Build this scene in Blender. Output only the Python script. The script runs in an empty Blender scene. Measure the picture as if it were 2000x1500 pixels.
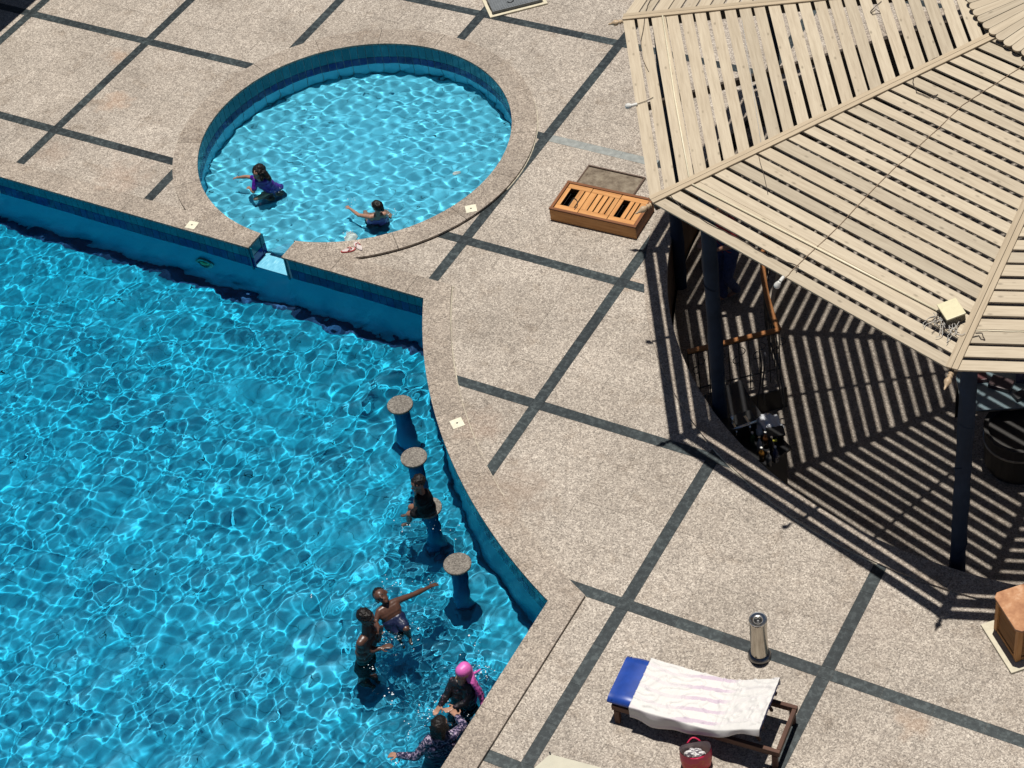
import bpy, bmesh, math, random
import numpy as np
from mathutils import Vector, Matrix, geometry as mgeo, noise as mnoise
random.seed(7); RNG = np.random.default_rng(11)
rad = math.radians
scene = bpy.context.scene
col = scene.collection

# ------------------------------------------------------------------ camera
F_PX = 3830.2465
CAM = Vector((24.1211044, -21.3785629, 17.2845181))
CR = Matrix(((0.872229, 0.47433416, -0.1192631), (0.26272093, -0.66005681, -0.70377747), (-0.41254611, 0.5825222, -0.7003382)))
cam_d = bpy.data.cameras.new('camera'); cam = bpy.data.objects.new('camera', cam_d); col.objects.link(cam)
rot = Matrix((CR[0], -CR[1], -CR[2])).transposed()
cam.matrix_world = Matrix.Translation(CAM) @ rot.to_4x4()
cam_d.sensor_width = 36.0; cam_d.lens = 36.0 * F_PX / 2000.0
cam_d.clip_start = 0.5; cam_d.clip_end = 500
scene.camera = cam
# ------------------------------------------------------------------ light
SHIFT = Vector((0.03577, -0.08225, -1.0))            # how far a shadow moves for each metre of height
w = bpy.data.worlds.new('World'); scene.world = w; w.use_nodes = True
nt = w.node_tree; bg = nt.nodes['Background']; sky = nt.nodes.new('ShaderNodeTexSky')
sky.sky_type = 'NISHITA'; sky.sun_disc = False; sky.sun_elevation = rad(84.9); sky.sun_rotation = math.atan2(-SHIFT.x, -SHIFT.y)
sky.altitude = 20; sky.air_density = 0.55; sky.dust_density = 0.25; sky.ozone_density = 1.0
nt.links.new(sky.outputs[0], bg.inputs[0]); bg.inputs[1].default_value = 0.05
sun_d = bpy.data.lights.new('sun', 'SUN'); sun_d.energy = 5.0; sun_d.angle = rad(0.53); sun_d.color = (1.0, 0.965, 0.91)
sun_d.cycles.is_caustics_light = True
sun = bpy.data.objects.new('sun', sun_d); col.objects.link(sun); sun.location = (15, -5, 30)
sun.rotation_euler = SHIFT.to_track_quat('-Z', 'Y').to_euler()
scene.view_settings.view_transform = 'Standard'; scene.view_settings.look = 'None'
scene.view_settings.exposure = 0.0; scene.view_settings.gamma = 1.0
scene.cycles.use_denoising = True
scene.cycles.max_bounces = 10; scene.cycles.transmission_bounces = 8; scene.cycles.diffuse_bounces = 2; scene.cycles.glossy_bounces = 4
scene.cycles.sample_clamp_indirect = 4.0

# ------------------------------------------------------------------ helpers
def at(px, py, z=0.0):
    """point of the place at height z that was measured at this spot of the survey photograph"""
    d = Vector(((px - 1000) / F_PX, (py - 750) / F_PX, 1.0)); d = CR.transposed() @ d
    return CAM + d * ((z - CAM.z) / d.z)

def tag(o, label=None, cat=None, group=None, kind=None):
    if label: o['label'] = label
    if cat: o['category'] = cat
    if group: o['group'] = group
    if kind: o['kind'] = kind
    return o

def empty(name, loc, label=None, cat=None, group=None, kind=None, rz=0.0):
    o = bpy.data.objects.new(name, None); col.objects.link(o); o.location = loc; o.rotation_euler = (0, 0, rz); o.empty_display_size = 0.1
    return tag(o, label, cat, group, kind)

def link(name, me, parent=None, loc=None):
    o = bpy.data.objects.new(name, me); col.objects.link(o)
    if parent is not None: o.parent = parent
    if loc is not None: o.location = loc
    return o

class MB:
    def __init__(s): s.v = []; s.f = []
    def add(s, vs, fs):
        n = len(s.v); s.v += [tuple(v) for v in vs]; s.f += [tuple(i + n for i in f) for f in fs]; return s
    def box(s, c, size, R=None, M=None):
        hx, hy, hz = size[0] / 2, size[1] / 2, size[2] / 2
        vs = [Vector((x, y, z)) for x in (-hx, hx) for y in (-hy, hy) for z in (-hz, hz)]
        if R is not None: vs = [R @ v for v in vs]
        vs = [v + Vector(c) for v in vs]
        if M is not None: vs = [M @ v for v in vs]
        return s.add(vs, [(0, 1, 3, 2), (4, 6, 7, 5), (0, 4, 5, 1), (2, 3, 7, 6), (0, 2, 6, 4), (1, 5, 7, 3)])
    def bar(s, a, b, wid, hei, up=(0, 0, 1)):
        a = Vector(a); b = Vector(b); x = (b - a).normalized(); y = Vector(up).cross(x).normalized(); z = x.cross(y)
        R = Matrix((x, y, z)).transposed()
        return s.box((a + b) / 2, ((b - a).length, wid, hei), R)
    def prism(s, poly, z0, z1):
        n = len(poly); vs = [(p[0], p[1], z0) for p in poly] + [(p[0], p[1], z1) for p in poly]
        fs = [tuple(range(n - 1, -1, -1)), tuple(range(n, 2 * n))] + [(i, (i + 1) % n, n + (i + 1) % n, n + i) for i in range(n)]
        return s.add(vs, fs)
    def tube(s, pts, r, n=8, caps=True):
        pts = [Vector(p) for p in pts]; m = len(pts); rs = r if isinstance(r, (list, tuple)) else [r] * m
        vs = []; ref = None
        for i, p in enumerate(pts):
            t = (pts[min(i + 1, m - 1)] - pts[max(i - 1, 0)]).normalized()
            if ref is None: ref = t.orthogonal().normalized()
            ref = (ref - t * ref.dot(t)).normalized(); b = t.cross(ref)
            for k in range(n):
                a = 2 * math.pi * k / n; vs.append(p + (ref * math.cos(a) + b * math.sin(a)) * rs[i])
        fs = [(i * n + k, i * n + (k + 1) % n, (i + 1) * n + (k + 1) % n, (i + 1) * n + k) for i in range(m - 1) for k in range(n)]
        if caps: fs += [tuple(range(n - 1, -1, -1)), tuple((m - 1) * n + k for k in range(n))]
        return s.add(vs, fs)
    def lathe(s, prof, n=20, M=None):
        vs = []
        for r, z in prof:
            for k in range(n):
                a = 2 * math.pi * k / n; v = Vector((r * math.cos(a), r * math.sin(a), z)); vs.append(M @ v if M is not None else v)
        m = len(prof)
        fs = [(i * n + k, i * n + (k + 1) % n, (i + 1) * n + (k + 1) % n, (i + 1) * n + k) for i in range(m - 1) for k in range(n)]
        if prof[0][0] > 1e-6: fs.append(tuple(range(n - 1, -1, -1)))
        if prof[-1][0] > 1e-6: fs.append(tuple((m - 1) * n + k for k in range(n)))
        return s.add(vs, fs)
    def caps(s, a, ra, b, rb, n=12, h=5):
        """round-ended tapered limb"""
        a = Vector(a); b = Vector(b); d = b - a; L = d.length; t = d / L if L > 1e-6 else Vector((0, 0, 1))
        prof = [(ra * math.sin(q), -ra * math.cos(q)) for q in [math.pi / 2 * i / h for i in range(h + 1)]] + [(rb * math.cos(q), L + rb * math.sin(q)) for q in [math.pi / 2 * i / h for i in range(h + 1)]]
        prof[0] = (1e-5, -ra); prof[-1] = (1e-5, L + rb)
        M = Matrix.Translation(a) @ t.to_track_quat('Z', 'Y').to_matrix().to_4x4()
        vs = []
        return s.lathe(prof, n, M)
    def mesh(s, name, mat, smooth=False):
        me = bpy.data.meshes.new(name); me.from_pydata(s.v, [], s.f)
        if mat is not None: me.materials.append(mat)
        bm = bmesh.new(); bm.from_mesh(me); bmesh.ops.recalc_face_normals(bm, faces=bm.faces); bm.to_mesh(me); bm.free()
        if smooth: me.polygons.foreach_set('use_smooth', [True] * len(me.polygons))
        return me
    def build(s, name, mat, parent=None, smooth=False, loc=None, bevel=0.0):
        o = link(name, s.mesh(name, mat, smooth), parent, loc)
        if bevel > 0:
            b = o.modifiers.new('bevel', 'BEVEL'); b.width = bevel; b.segments = 2; b.limit_method = 'ANGLE'; b.angle_limit = rad(40)
        return o

def autosmooth(o, ang=40):
    me = o.data; me.polygons.foreach_set('use_smooth', [True] * len(me.polygons))
    try: me.set_sharp_from_angle(angle=rad(ang))
    except Exception: pass
    return o

def receive(*objs):
    for o in objs: o.cycles.is_caustics_receiver = True

# ------------------------------------------------------------------ materials
class NT:
    def __init__(s, name):
        s.m = bpy.data.materials.new(name); s.m.use_nodes = True; s.t = s.m.node_tree; s.b = s.t.nodes['Principled BSDF']; s.out = s.t.nodes['Material Output']
    def n(s, typ, **kw):
        nd = s.t.nodes.new('ShaderNode' + typ)
        for k, v in kw.items():
            if k.startswith('i_'): nd.inputs[k[2:].replace('_', ' ')].default_value = v
            else: setattr(nd, k, v)
        return nd
    def l(s, a, b): s.t.links.new(a, b)
    def ramp(s, fac, stops, interp='LINEAR'):
        r = s.n('ValToRGB'); e = r.color_ramp.elements; r.color_ramp.interpolation = interp
        while len(e) < len(stops): e.new(0.5)
        for i, (p, c) in enumerate(stops): e[i].position = p; e[i].color = (*c, 1) if len(c) == 3 else c
        s.l(fac, r.inputs[0]); return r.outputs[0]
    def mix(s, fac, a, b, mode='MIX'):
        x = s.n('Mix', data_type='RGBA', blend_type=mode)
        for sock, v in ((x.inputs['Factor'], fac), (x.inputs['A'], a), (x.inputs['B'], b)):
            pass
        def put(i, v):
            if hasattr(v, 'is_linked') or hasattr(v, 'links'): s.l(v, x.inputs[i])
            elif isinstance(v, (int, float)): x.inputs[i].default_value = v
            else: x.inputs[i].default_value = (*v, 1)
        put(0, fac); put(6, a); put(7, b); return x.outputs[2]
    def math(s, op, a, b=None, clamp=False):
        m = s.n('Math', operation=op, use_clamp=clamp)
        for i, v in ((0, a), (1, b)):
            if v is None: continue
            if isinstance(v, (int, float)): m.inputs[i].default_value = v
            else: s.l(v, m.inputs[i])
        return m.outputs[0]
    def noise(s, vec, scale, detail=3, rough=0.5):
        n = s.n('TexNoise'); n.inputs['Scale'].default_value = scale; n.inputs['Detail'].default_value = detail; n.inputs['Roughness'].default_value = rough
        if vec is not None: s.l(vec, n.inputs['Vector'])
        return n.outputs['Fac']
    def pos(s): return s.n('NewGeometry').outputs['Position']
    def obj(s): return s.n('TexCoord').outputs['Object']
    def scaled(s, vec, sc, off=None):
        m = s.n('Mapping'); m.inputs['Scale'].default_value = sc; s.l(vec, m.inputs['Vector'])
        if off is not None: s.l(off, m.inputs['Location'])
        return m.outputs[0]
    def bump(s, h, strength, dist=0.01):
        b = s.n('Bump'); b.inputs['Strength'].default_value = strength; b.inputs['Distance'].default_value = dist; s.l(h, b.inputs['Height']); s.l(b.outputs[0], s.b.inputs['Normal'])
    def base(s, v):
        if isinstance(v, tuple): s.b.inputs['Base Color'].default_value = (*v, 1)
        else: s.l(v, s.b.inputs['Base Color'])
        return s
    def rough(s, v, metal=0.0, spec=None):
        s.b.inputs['Roughness'].default_value = v; s.b.inputs['Metallic'].default_value = metal
        if spec is not None: s.b.inputs['Specular IOR Level'].default_value = spec
        return s

def plain(name, c, rough=0.6, metal=0.0, var=0.12, scale=18.0, spec=None):
    t = NT(name); f = t.noise(t.obj(), scale, 4, 0.6)
    lo = tuple(x * (1 - var) for x in c); hi = tuple(min(1, x * (1 + var)) for x in c)
    t.base(t.ramp(f, [(0.3, lo), (0.7, hi)])).rough(rough, metal, spec)
    return t.m

def granite(name, tint=(1, 1, 1), dark=1.0, stains=True):
    t = NT(name); p = t.pos()
    v = t.n('TexVoronoi'); v.inputs['Scale'].default_value = 64; t.l(p, v.inputs['Vector'])
    sep = t.n('SeparateColor'); t.l(v.outputs['Color'], sep.inputs[0])
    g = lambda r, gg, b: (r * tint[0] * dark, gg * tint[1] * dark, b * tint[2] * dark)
    c1 = t.ramp(sep.outputs[0], [(0.0, g(.10, .085, .07)), (0.18, g(.205, .174, .145)), (0.42, g(.315, .272, .226)), (0.68, g(.415, .362, .30)), (1.0, g(.68, .615, .52))])
    v2 = t.n('TexVoronoi'); v2.inputs['Scale'].default_value = 135; t.l(p, v2.inputs['Vector'])
    sep2 = t.n('SeparateColor'); t.l(v2.outputs['Color'], sep2.inputs[0])
    c2 = t.ramp(sep2.outputs[1], [(0.0, g(.15, .127, .107)), (0.5, g(.325, .28, .234)), (1.0, g(.56, .50, .42))])
    c = t.mix(0.44, c1, c2)
    big = t.noise(p, 0.9, 5, 0.6)
    c = t.mix(1.0, c, t.ramp(big, [(0.3, (.86, .85, .84)), (0.7, (1.1, 1.09, 1.08))]), 'MULTIPLY')
    dirt = t.noise(p, 2.3, 6, 0.7)
    c = t.mix(1.0, c, t.ramp(dirt, [(0.34, (.80, .77, .74)), (0.46, (1, 1, 1))]), 'MULTIPLY')
    mid = t.noise(p, 7, 4, 0.65)
    c = t.mix(1.0, c, t.ramp(mid, [(0.3, (.88, .875, .87)), (0.7, (1.1, 1.1, 1.1))]), 'MULTIPLY')
    oi = t.n('ObjectInfo')
    c = t.mix(1.0, c, t.ramp(oi.outputs['Random'], [(0.0, (.925, .915, .905)), (1.0, (1.05, 1.05, 1.05))]), 'MULTIPLY')
    if stains:
        wob = t.n('TexNoise'); wob.inputs['Scale'].default_value = 5; wob.inputs['Detail'].default_value = 5; t.l(p, wob.inputs['Vector'])
        for (px, py, r, colr, k) in ((222, 198, .30, (.46, .24, .12), .45), (232, 108, .26, (.46, .24, .12), .35), (1005, 962, .55, (.22, .14, .09), .5), (945, 830, .35, (.26, .14, .08), .4), (240, 345, .5, (.34, .2, .13), .35), (100, 300, .35, (.3, .19, .13), .35), (1790, 1410, .25, (.5, .27, .13), .3), (1230, 555, .18, (.45, .25, .12), .4), (1700, 1205, .6, (.26, .2, .16), .25), (760, 1500, .4, (.3, .2, .15), .2)):
            q = at(px, py)
            d = t.n('VectorMath', operation='DISTANCE'); t.l(p, d.inputs[0]); d.inputs[1].default_value = q
            e = t.math('ADD', d.outputs['Value'], t.math('MULTIPLY', t.math('SUBTRACT', wob.outputs['Fac'], 0.5), 1.1 * r * 2))
            k *= .62; f = t.ramp(t.math('DIVIDE', e, r), [(0.2, (k, k, k)), (1.0, (0, 0, 0))])
            c = t.mix(f, c, colr, 'MIX')
    t.base(c).rough(0.62, 0, 0.35)
    t.bump(sep.outputs[2], 0.25, 0.003)
    return t.m

def marble(name):
    t = NT(name); p = t.pos(); n1 = t.noise(p, 14, 6, 0.7); n2 = t.noise(p, 55, 5, 0.7)
    c = t.ramp(n1, [(0.35, (.013, .018, .020)), (0.52, (.026, .034, .036)), (0.6, (.056, .068, .070)), (0.72, (.021, .028, .03))])
    c = t.mix(t.ramp(n2, [(0.6, (0, 0, 0)), (0.75, (.5, .5, .5))]), c, (.12, .135, .135))
    oi = t.n('ObjectInfo'); c = t.mix(1.0, c, t.ramp(oi.outputs['Random'], [(0, (.75, .75, .75)), (1, (1.35, 1.35, 1.3))]), 'MULTIPLY')
    t.base(c).rough(0.45, 0, 0.4); return t.m

def wood(name, dark, mid, light, grain=1.0, rough=0.65, knots=True, var=(0.86, 1.08)):
    """grain runs along the local x axis"""
    t = NT(name); o = t.obj(); oi = t.n('ObjectInfo')
    cmb = t.n('CombineXYZ')
    for i in range(3): t.l(t.math('MULTIPLY', oi.outputs['Random'], (37.0, 11.0, 23.0)[i]), cmb.inputs[i])
    v = t.scaled(o, (1.3 * grain, 22 * grain, 22 * grain), cmb.outputs[0])
    n1 = t.noise(v, 1.6, 5, 0.6)
    v2 = t.scaled(o, (5 * grain, 120 * grain, 120 * grain), cmb.outputs[0]); n2 = t.noise(v2, 1.2, 3, 0.5)
    f = t.math('ADD', t.math('MULTIPLY', n1, 0.7), t.math('MULTIPLY', n2, 0.3))
    c = t.ramp(f, [(0.30, dark), (0.5, mid), (0.68, light)])
    if knots:
        vk = t.scaled(o, (4.0, 9.0, 9.0), cmb.outputs[0]); k = t.n('TexVoronoi'); k.inputs['Scale'].default_value = 1.0; k.inputs['Randomness'].default_value = 1.0; t.l(vk, k.inputs['Vector'])
        kf = t.ramp(k.outputs['Distance'], [(0.05, (.75, .75, .75)), (0.12, (.3, .3, .3)), (0.16, (0, 0, 0))])
        c = t.mix(kf, c, tuple(x * 0.62 for x in dark))
    c = t.mix(1.0, c, t.ramp(oi.outputs['Random'], [(0, (var[0],) * 3), (0.5, (1, .985, .97)), (1, (var[1],) * 3)]), 'MULTIPLY')
    t.base(c).rough(rough, 0, 0.3); t.bump(n2, 0.12, 0.004); return t.m

def tilemat(name, c, rough=0.18, var=0.14):
    t = NT(name); oi = t.n('ObjectInfo'); n = t.noise(t.pos(), 6, 3, 0.5)
    lo = tuple(x * (1 - var) for x in c); hi = tuple(x * (1 + var) for x in c)
    f = t.math('ADD', t.math('MULTIPLY', oi.outputs['Random'], 0.6), t.math('MULTIPLY', n, 0.4))
    t.base(t.ramp(f, [(0.15, lo), (0.85, hi)])).rough(rough); return t.m

GRAN = granite('terrazzo_paving')
GRAN_COPE = granite('terrazzo_coping', (1.0, .97, .945), .88, True)
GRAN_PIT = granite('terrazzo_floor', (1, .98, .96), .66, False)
GRAN_STOOL = granite('terrazzo_seat', (.97, 1, 1.02), .5, False)
GROUT = plain('grout', (.21, .18, .15), .9)
CAULK = plain('cream_sealant', (.48, .43, .33), .8, var=.25, scale=5)
MARBLE = marble('dark_green_marble')
MARBLE_FADED = plain('worn_marble', (.25, .26, .24), .5, var=.25, scale=12)
SLAT = wood('pale_pine', (.36, .295, .205), (.455, .38, .275), (.52, .445, .325), knots=True, var=(.82, 1.07))
HIPW = wood('pale_pine_batten', (.345, .27, .18), (.43, .345, .235), (.49, .40, .28), knots=False)
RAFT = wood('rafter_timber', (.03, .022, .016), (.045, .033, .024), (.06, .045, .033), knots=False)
FINW = plain('turned_pine', (.43, .31, .19), .5)
TEAL = tilemat('teal_glazed_tile', (.008, .18, .245))
NAVY = tilemat('navy_glazed_tile', (.003, .02, .17), var=.3)
MAINTILE = tilemat('blue_pool_tile', (.001, .335, .515), .3, .08)
WADETILE = tilemat('pale_blue_pool_tile', (.115, .55, .73), .3, .08)
TGROUT = plain('tile_grout', (.11, .53, .71), .8)
MGROUT = plain('blue_grout', (.001, .305, .475), .8)
BORDERBLUE = tilemat('deep_blue_border', (.003, .05, .145), .3)
POSTM = plain('slate_blue_paint', (.012, .022, .042), .7, var=.3, scale=3, spec=.15)
IRON = plain('black_iron', (.012, .012, .013), .45)
CREAM = plain('cream_plastic', (.62, .56, .36), .45, var=.06)
WHITEP = plain('white_plastic', (.62, .60, .55), .35, var=.05)
PVC = plain('ivory_conduit', (.70, .62, .44), .4, var=.08)
CABLE = plain('dark_cable', (.05, .035, .025), .6)
CABLEW = plain('grey_cable', (.42, .40, .36), .5)
STEEL = NT('brushed_steel').base((.62, .60, .56)).rough(.22, 1.0).m
STEELD = NT('dark_steel').base((.22, .22, .22)).rough(.3, 1.0).m
BLACK = plain('black_plastic', (.012, .012, .012), .35)
DARKP = plain('dark_panel', (.02, .019, .018), .5)
TEAK = wood('orange_teak', (.40, .17, .055), (.52, .25, .085), (.62, .33, .13), knots=False, var=(.9, 1.08))
TEAKD = wood('dark_teak', (.13, .05, .022), (.19, .075, .03), (.25, .105, .042), knots=False)
BROWN = wood('brown_lounger_wood', (.055, .026, .017), (.09, .042, .027), (.13, .064, .042), knots=False)
HAND = wood('varnished_handrail', (.22, .085, .025), (.31, .125, .038), (.38, .165, .055), knots=False)
PANELW = wood('dark_wall_board', (.075, .04, .02), (.11, .06, .03), (.15, .085, .045), knots=False)

# ------------------------------------------------------------------ the setting: outlines
GC = Vector((19.9035, -2.0679)); APEX_Z = 4.2753; EAVE_Z = 3.508; INR = 5.757
R_POOL, R_COPE = 8.775, 8.41              # the pool's curved side is concentric with the gazebo
WC = Vector((9.353, -3.419)); WR, WRO = 2.32, 2.69
YT, YTO = -6.06, -5.70                    # pool's far side and its coping
XR, XRO = 16.0, 16.35
ZC = 0.045                                # coping top
ZW = -0.33                               # water level
ZM = -1.35                                # main floor
ZWF = -0.66                               # wading floor
ZPIT = -1.25; R_PIT = 5.58; R_RIM = 5.88; PC = Vector((19.98, -2.16))   # the pit is a little off the gazebo's axis
X0, Y0 = 0.0, -19.0
def polar(c, r, a): return (c[0] + r * math.cos(a), c[1] + r * math.sin(a))
def arc_pts(c, r, a0, a1, n): return [polar(c, r, a0 + (a1 - a0) * i / n) for i in range(n + 1)]
def ang_y(r, y): return math.pi - math.asin((y - GC.y) / r)       # left crossing of y
def ang_x(r, x): return 2 * math.pi - math.acos((x - GC.x) / r)   # lower crossing of x
def pool_outline(r, yt, xr, x0, y0, n=48):
    a0, a1 = ang_y(r, yt), ang_x(r, xr)
    return [(x0, yt)] + arc_pts(GC, r, a0, a1, n) + [(xr, y0), (x0, y0)]
POOL = pool_outline(R_POOL, YT, XR, X0, Y0)
POOL_O = pool_outline(R_COPE, YTO, XRO, X0 - .36, Y0 - .36)
WCIRC_O = [polar(WC, WRO, 2 * math.pi * i / 96) for i in range(96)]
WCIRC = [polar(WC, WR, 2 * math.pi * i / 96) for i in range(96)]
RIM_O = [polar(PC, R_RIM, 2 * math.pi * i / 128) for i in range(128)]
def inpoly(x, y, P):
    c = False; j = len(P) - 1
    for i in range(len(P)):
        xi, yi = P[i]; xj, yj = P[j]
        if (yi > y) != (yj > y) and x < (xj - xi) * (y - yi) / (yj - yi) + xi: c = not c
        j = i
    return c
def blocked(x, y): return inpoly(x, y, POOL_O) or math.hypot(x - WC.x, y - WC.y) < WRO or math.hypot(x - PC.x, y - PC.y) < R_RIM

def cut(poly, holes):
    """triangulate poly minus the holes -> verts, faces"""
    vs = []; fs = []
    for P in [poly] + holes:
        if sum(P[i - 1][0] * P[i][1] - P[i][0] * P[i - 1][1] for i in range(len(P))) < 0: P = P[::-1]
        n = len(vs); vs += [Vector((p[0], p[1])) for p in P]; fs.append(list(range(n, n + len(P))))
    ov, oe, of, a, b, orig = mgeo.delaunay_2d_cdt(vs, [], fs, 1, 1e-5)
    keep = [f for f, o in zip(of, orig) if 0 in o and not any(i in o for i in range(1, len(fs)))]
    return ov, keep
def slab(mb, ov, of, z, depth):
    """flat faces with a skirt round their border"""
    used = sorted({i for f in of for i in f}); ix = {u: k for k, u in enumerate(used)}
    vs = [(ov[u][0], ov[u][1], z) for u in used]; fs = [tuple(ix[i] for i in f) for f in of]
    edges = {}
    for f in fs:
        for i in range(len(f)):
            e = (f[i], f[(i + 1) % len(f)]); edges[e] = 1
    n = len(vs); vs2 = vs + [(v[0], v[1], z - depth) for v in vs]
    sk = [(b, a, a + n, b + n) for (a, b) in edges if (b, a) not in edges]
    mb.add(vs2, fs + sk)

# ground sheet with the pools and the pit cut out of it
ov, of = cut([(-70, -70), (90, -70), (90, 90), (-70, 90)], [POOL_O, WCIRC_O, RIM_O])
mb = MB(); slab(mb, ov, of, -0.004, 0.3)
ground = tag(mb.build('terrace_ground', GROUT), kind='structure')

# tiles: cells of 2.4 m, 4 x 4 tiles each, between strips of dark marble
CELL, SW, GAP = 2.4, 0.15, 0.0022
def in_view(x, y, m=40):
    d = CR @ (Vector((x, y, 0)) - CAM)
    u = 1000 + F_PX * d.x / d.z; v = 750 + F_PX * d.y / d.z
    return -m < u < 2000 + m and -m < v < 1500 + m
tile_cache = {}
def deck_piece(name, x0, x1, y0, y1, mat, z, far_mb, depth=.0035):
    cx, cy = (x0 + x1) / 2, (y0 + y1) / 2
    sx, sy = x1 - x0, y1 - y0
    samp = [(x0 + sx * i / 4, y0 + sy * j / 4) for i in range(5) for j in range(5)]
    b = [blocked(*s) for s in samp]
    if all(b): return
    vis = any(in_view(*s) for s in samp)
    rect = [(x0, y0), (x1, y0), (x1, y1), (x0, y1)]
    if any(b) or math.hypot(cx - WC.x, cy - WC.y) < WRO + .5 or abs(math.hypot(cx - PC.x, cy - PC.y) - R_RIM) < .5:
        ov, of = cut(rect, [POOL_O, WCIRC_O, RIM_O])
        if not of: return
    else:
        ov, of = [Vector(r) for r in rect], [(0, 1, 2, 3)]
    if vis:
        mb = MB(); slab(mb, ov, of, z, depth); mb.v = [(a - cx, b_ - cy, c) for a, b_, c in mb.v]
        o = mb.build(name, mat, ground, loc=(cx, cy, 0))
    else: slab(far_mb, ov, of, z, depth)
far_t, far_s = MB(), MB()
ts = (CELL - SW) / 4
for i in range(-2, 13):
    for j in range(-5, 10):
        bx, by = i * CELL + SW / 2, -j * CELL - CELL + SW / 2
        for a in range(4):
            for b in range(4):
                dz = random.uniform(-.0012, .0012)
                deck_piece('paving_tile', bx + a * ts + GAP / 2, bx + (a + 1) * ts - GAP / 2, by + b * ts + GAP / 2, by + (b + 1) * ts - GAP / 2, GRAN, dz, far_t)
        # strip along y at x = i*CELL, strip along x at y = -j*CELL
        for a in range(4):
            l0 = by + a * ts
            deck_piece('marble_strip', i * CELL - SW / 2 + GAP / 2, i * CELL + SW / 2 - GAP / 2, l0 + GAP / 2, l0 + ts - GAP / 2, MARBLE, .0005, far_s)
            l0 = bx + a * ts
            fm = MARBLE
            mid = (l0 + ts / 2, -j * CELL)
            if j == 1 and 12.3 < mid[0] < 13.9: fm = MARBLE_FADED
            deck_piece('marble_strip', l0 + GAP / 2, l0 + ts - GAP / 2, -j * CELL - SW / 2 + GAP / 2, -j * CELL + SW / 2 - GAP / 2, fm, .0008, far_s)
        deck_piece('marble_strip', i * CELL - SW / 2 + GAP / 2, i * CELL + SW / 2 - GAP / 2, -j * CELL - SW / 2 + GAP / 2, -j * CELL + SW / 2 - GAP / 2, MARBLE, .0003, far_s)
tag(far_t.build('far_paving', GRAN, ground), kind='stuff')
tag(far_s.build('far_marble', MARBLE, ground), kind='stuff')

# ------------------------------------------------------------------ pools
main = tag(empty('swimming_pool', (12, -9, 0)), kind='structure')
wade = tag(empty('wading_pool', (WC.x, WC.y, 0)), kind='structure')
def put(mb, name, mat, parent, **k):
    l = parent.location; mb.v = [(v[0] - l.x, v[1] - l.y, v[2] - l.z) for v in mb.v]
    return mb.build(name, mat, parent, **k)
GX0, GX1 = 9.25, 9.80                       # opening between the two pools
def wallstrip(pts, z0, z1, closed=False):
    mb = MB(); n = len(pts); vs = [(x, y, z0) for x, y in pts] + [(x, y, z1) for x, y in pts]
    rng = range(n if closed else n - 1)
    mb.add(vs, [(i, (i + 1) % n, n + (i + 1) % n, n + i) for i in rng]); return mb
# main wall, set back 35 mm under the coping
off = .035
wpts = pool_outline(R_POOL - off, YT + off, XR + off, X0, Y0)
L = [p for p in wpts]
segA = [(X0, YT + off), (GX0, YT + off)]; segB = [(GX1, YT + off)] + L[1:]
for s in (segA, segB + [segA[0]]): receive(put(wallstrip(s, ZM - .1, .014), 'pool_wall', MAINTILE, main))
receive(put(wallstrip([segA[1], segB[0]], ZM - .1, ZW + .004), 'pool_wall', MAINTILE, main))
LGROUT = plain('pale_grout', (.42, .50, .52), .8)
for s_ in (segA, segB + [segA[0]]): receive(put(wallstrip([(x_, y_ - .0025) if abs(y_ - YT - off) < 1e-6 else (x_ + (x_ - GC.x) * .0003, y_ + (y_ - GC.y) * .0003) for x_, y_ in s_], -.35, .012), 'grout_bed', LGROUT, main))
# tiles on the wall: one row of teal, one of navy
def tile_mesh(name, wd, h, mat):
    return MB().box((0, 0, 0), (wd - .006, .012, h - .006)).mesh(name, mat)
TW = .12; zt0, zt1, zt2 = 0.014, -.17, -.345
TM = {'t': tile_mesh('wall_tile', TW, zt0 - zt1, TEAL), 'n': tile_mesh('wall_tile', TW, zt1 - zt2, NAVY)}
def wall_tile(kind, x, y, ang, parent, z=None):
    zc = (zt0 + zt1) / 2 if kind == 't' else (zt1 + zt2) / 2
    if z is not None: zc = z
    o = link('wall_tile', TM[kind], parent, (x - parent.location.x, y - parent.location.y, zc - parent.location.z)); o.rotation_euler = (0, 0, ang); receive(o)
x = 4.6
while x + TW < 12.2:
    xm = x + TW / 2
    if not (GX0 - .03 < xm < GX1 + .03):
        for k in 'tn': wall_tile(k, xm, YT + off - .004, 0, main)
    x += TW
a0, a1 = ang_y(R_POOL, YT), ang_x(R_POOL, XR); na = int((a1 - a0) * R_POOL / TW)
for i in range(na):
    a = a0 + (a1 - a0) * (i + .5) / na; q = polar(GC, R_POOL - off + .004, a)
    for k in 'tn': wall_tile(k, q[0], q[1], a + math.pi / 2, main)
mb = MB()
yy = -10.1
while yy > -15:
    for (za, zb) in ((zt0, zt1),): mb.box((XR + off - .004, yy - .06, (za + zb) / 2), (.012, TW - .004, za - zb - .004))
    yy -= TW
receive(tag(put(mb, 'far_teal_tiles', TEAL, main), kind='stuff'))
mb = MB(); yy = -10.1
while yy > -15:
    mb.box((XR + off - .004, yy - .06, (zt1 + zt2) / 2), (.012, TW - .004, zt1 - zt2 - .004)); yy -= TW
receive(tag(put(mb, 'far_navy_tiles', NAVY, main), kind='stuff'))
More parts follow.
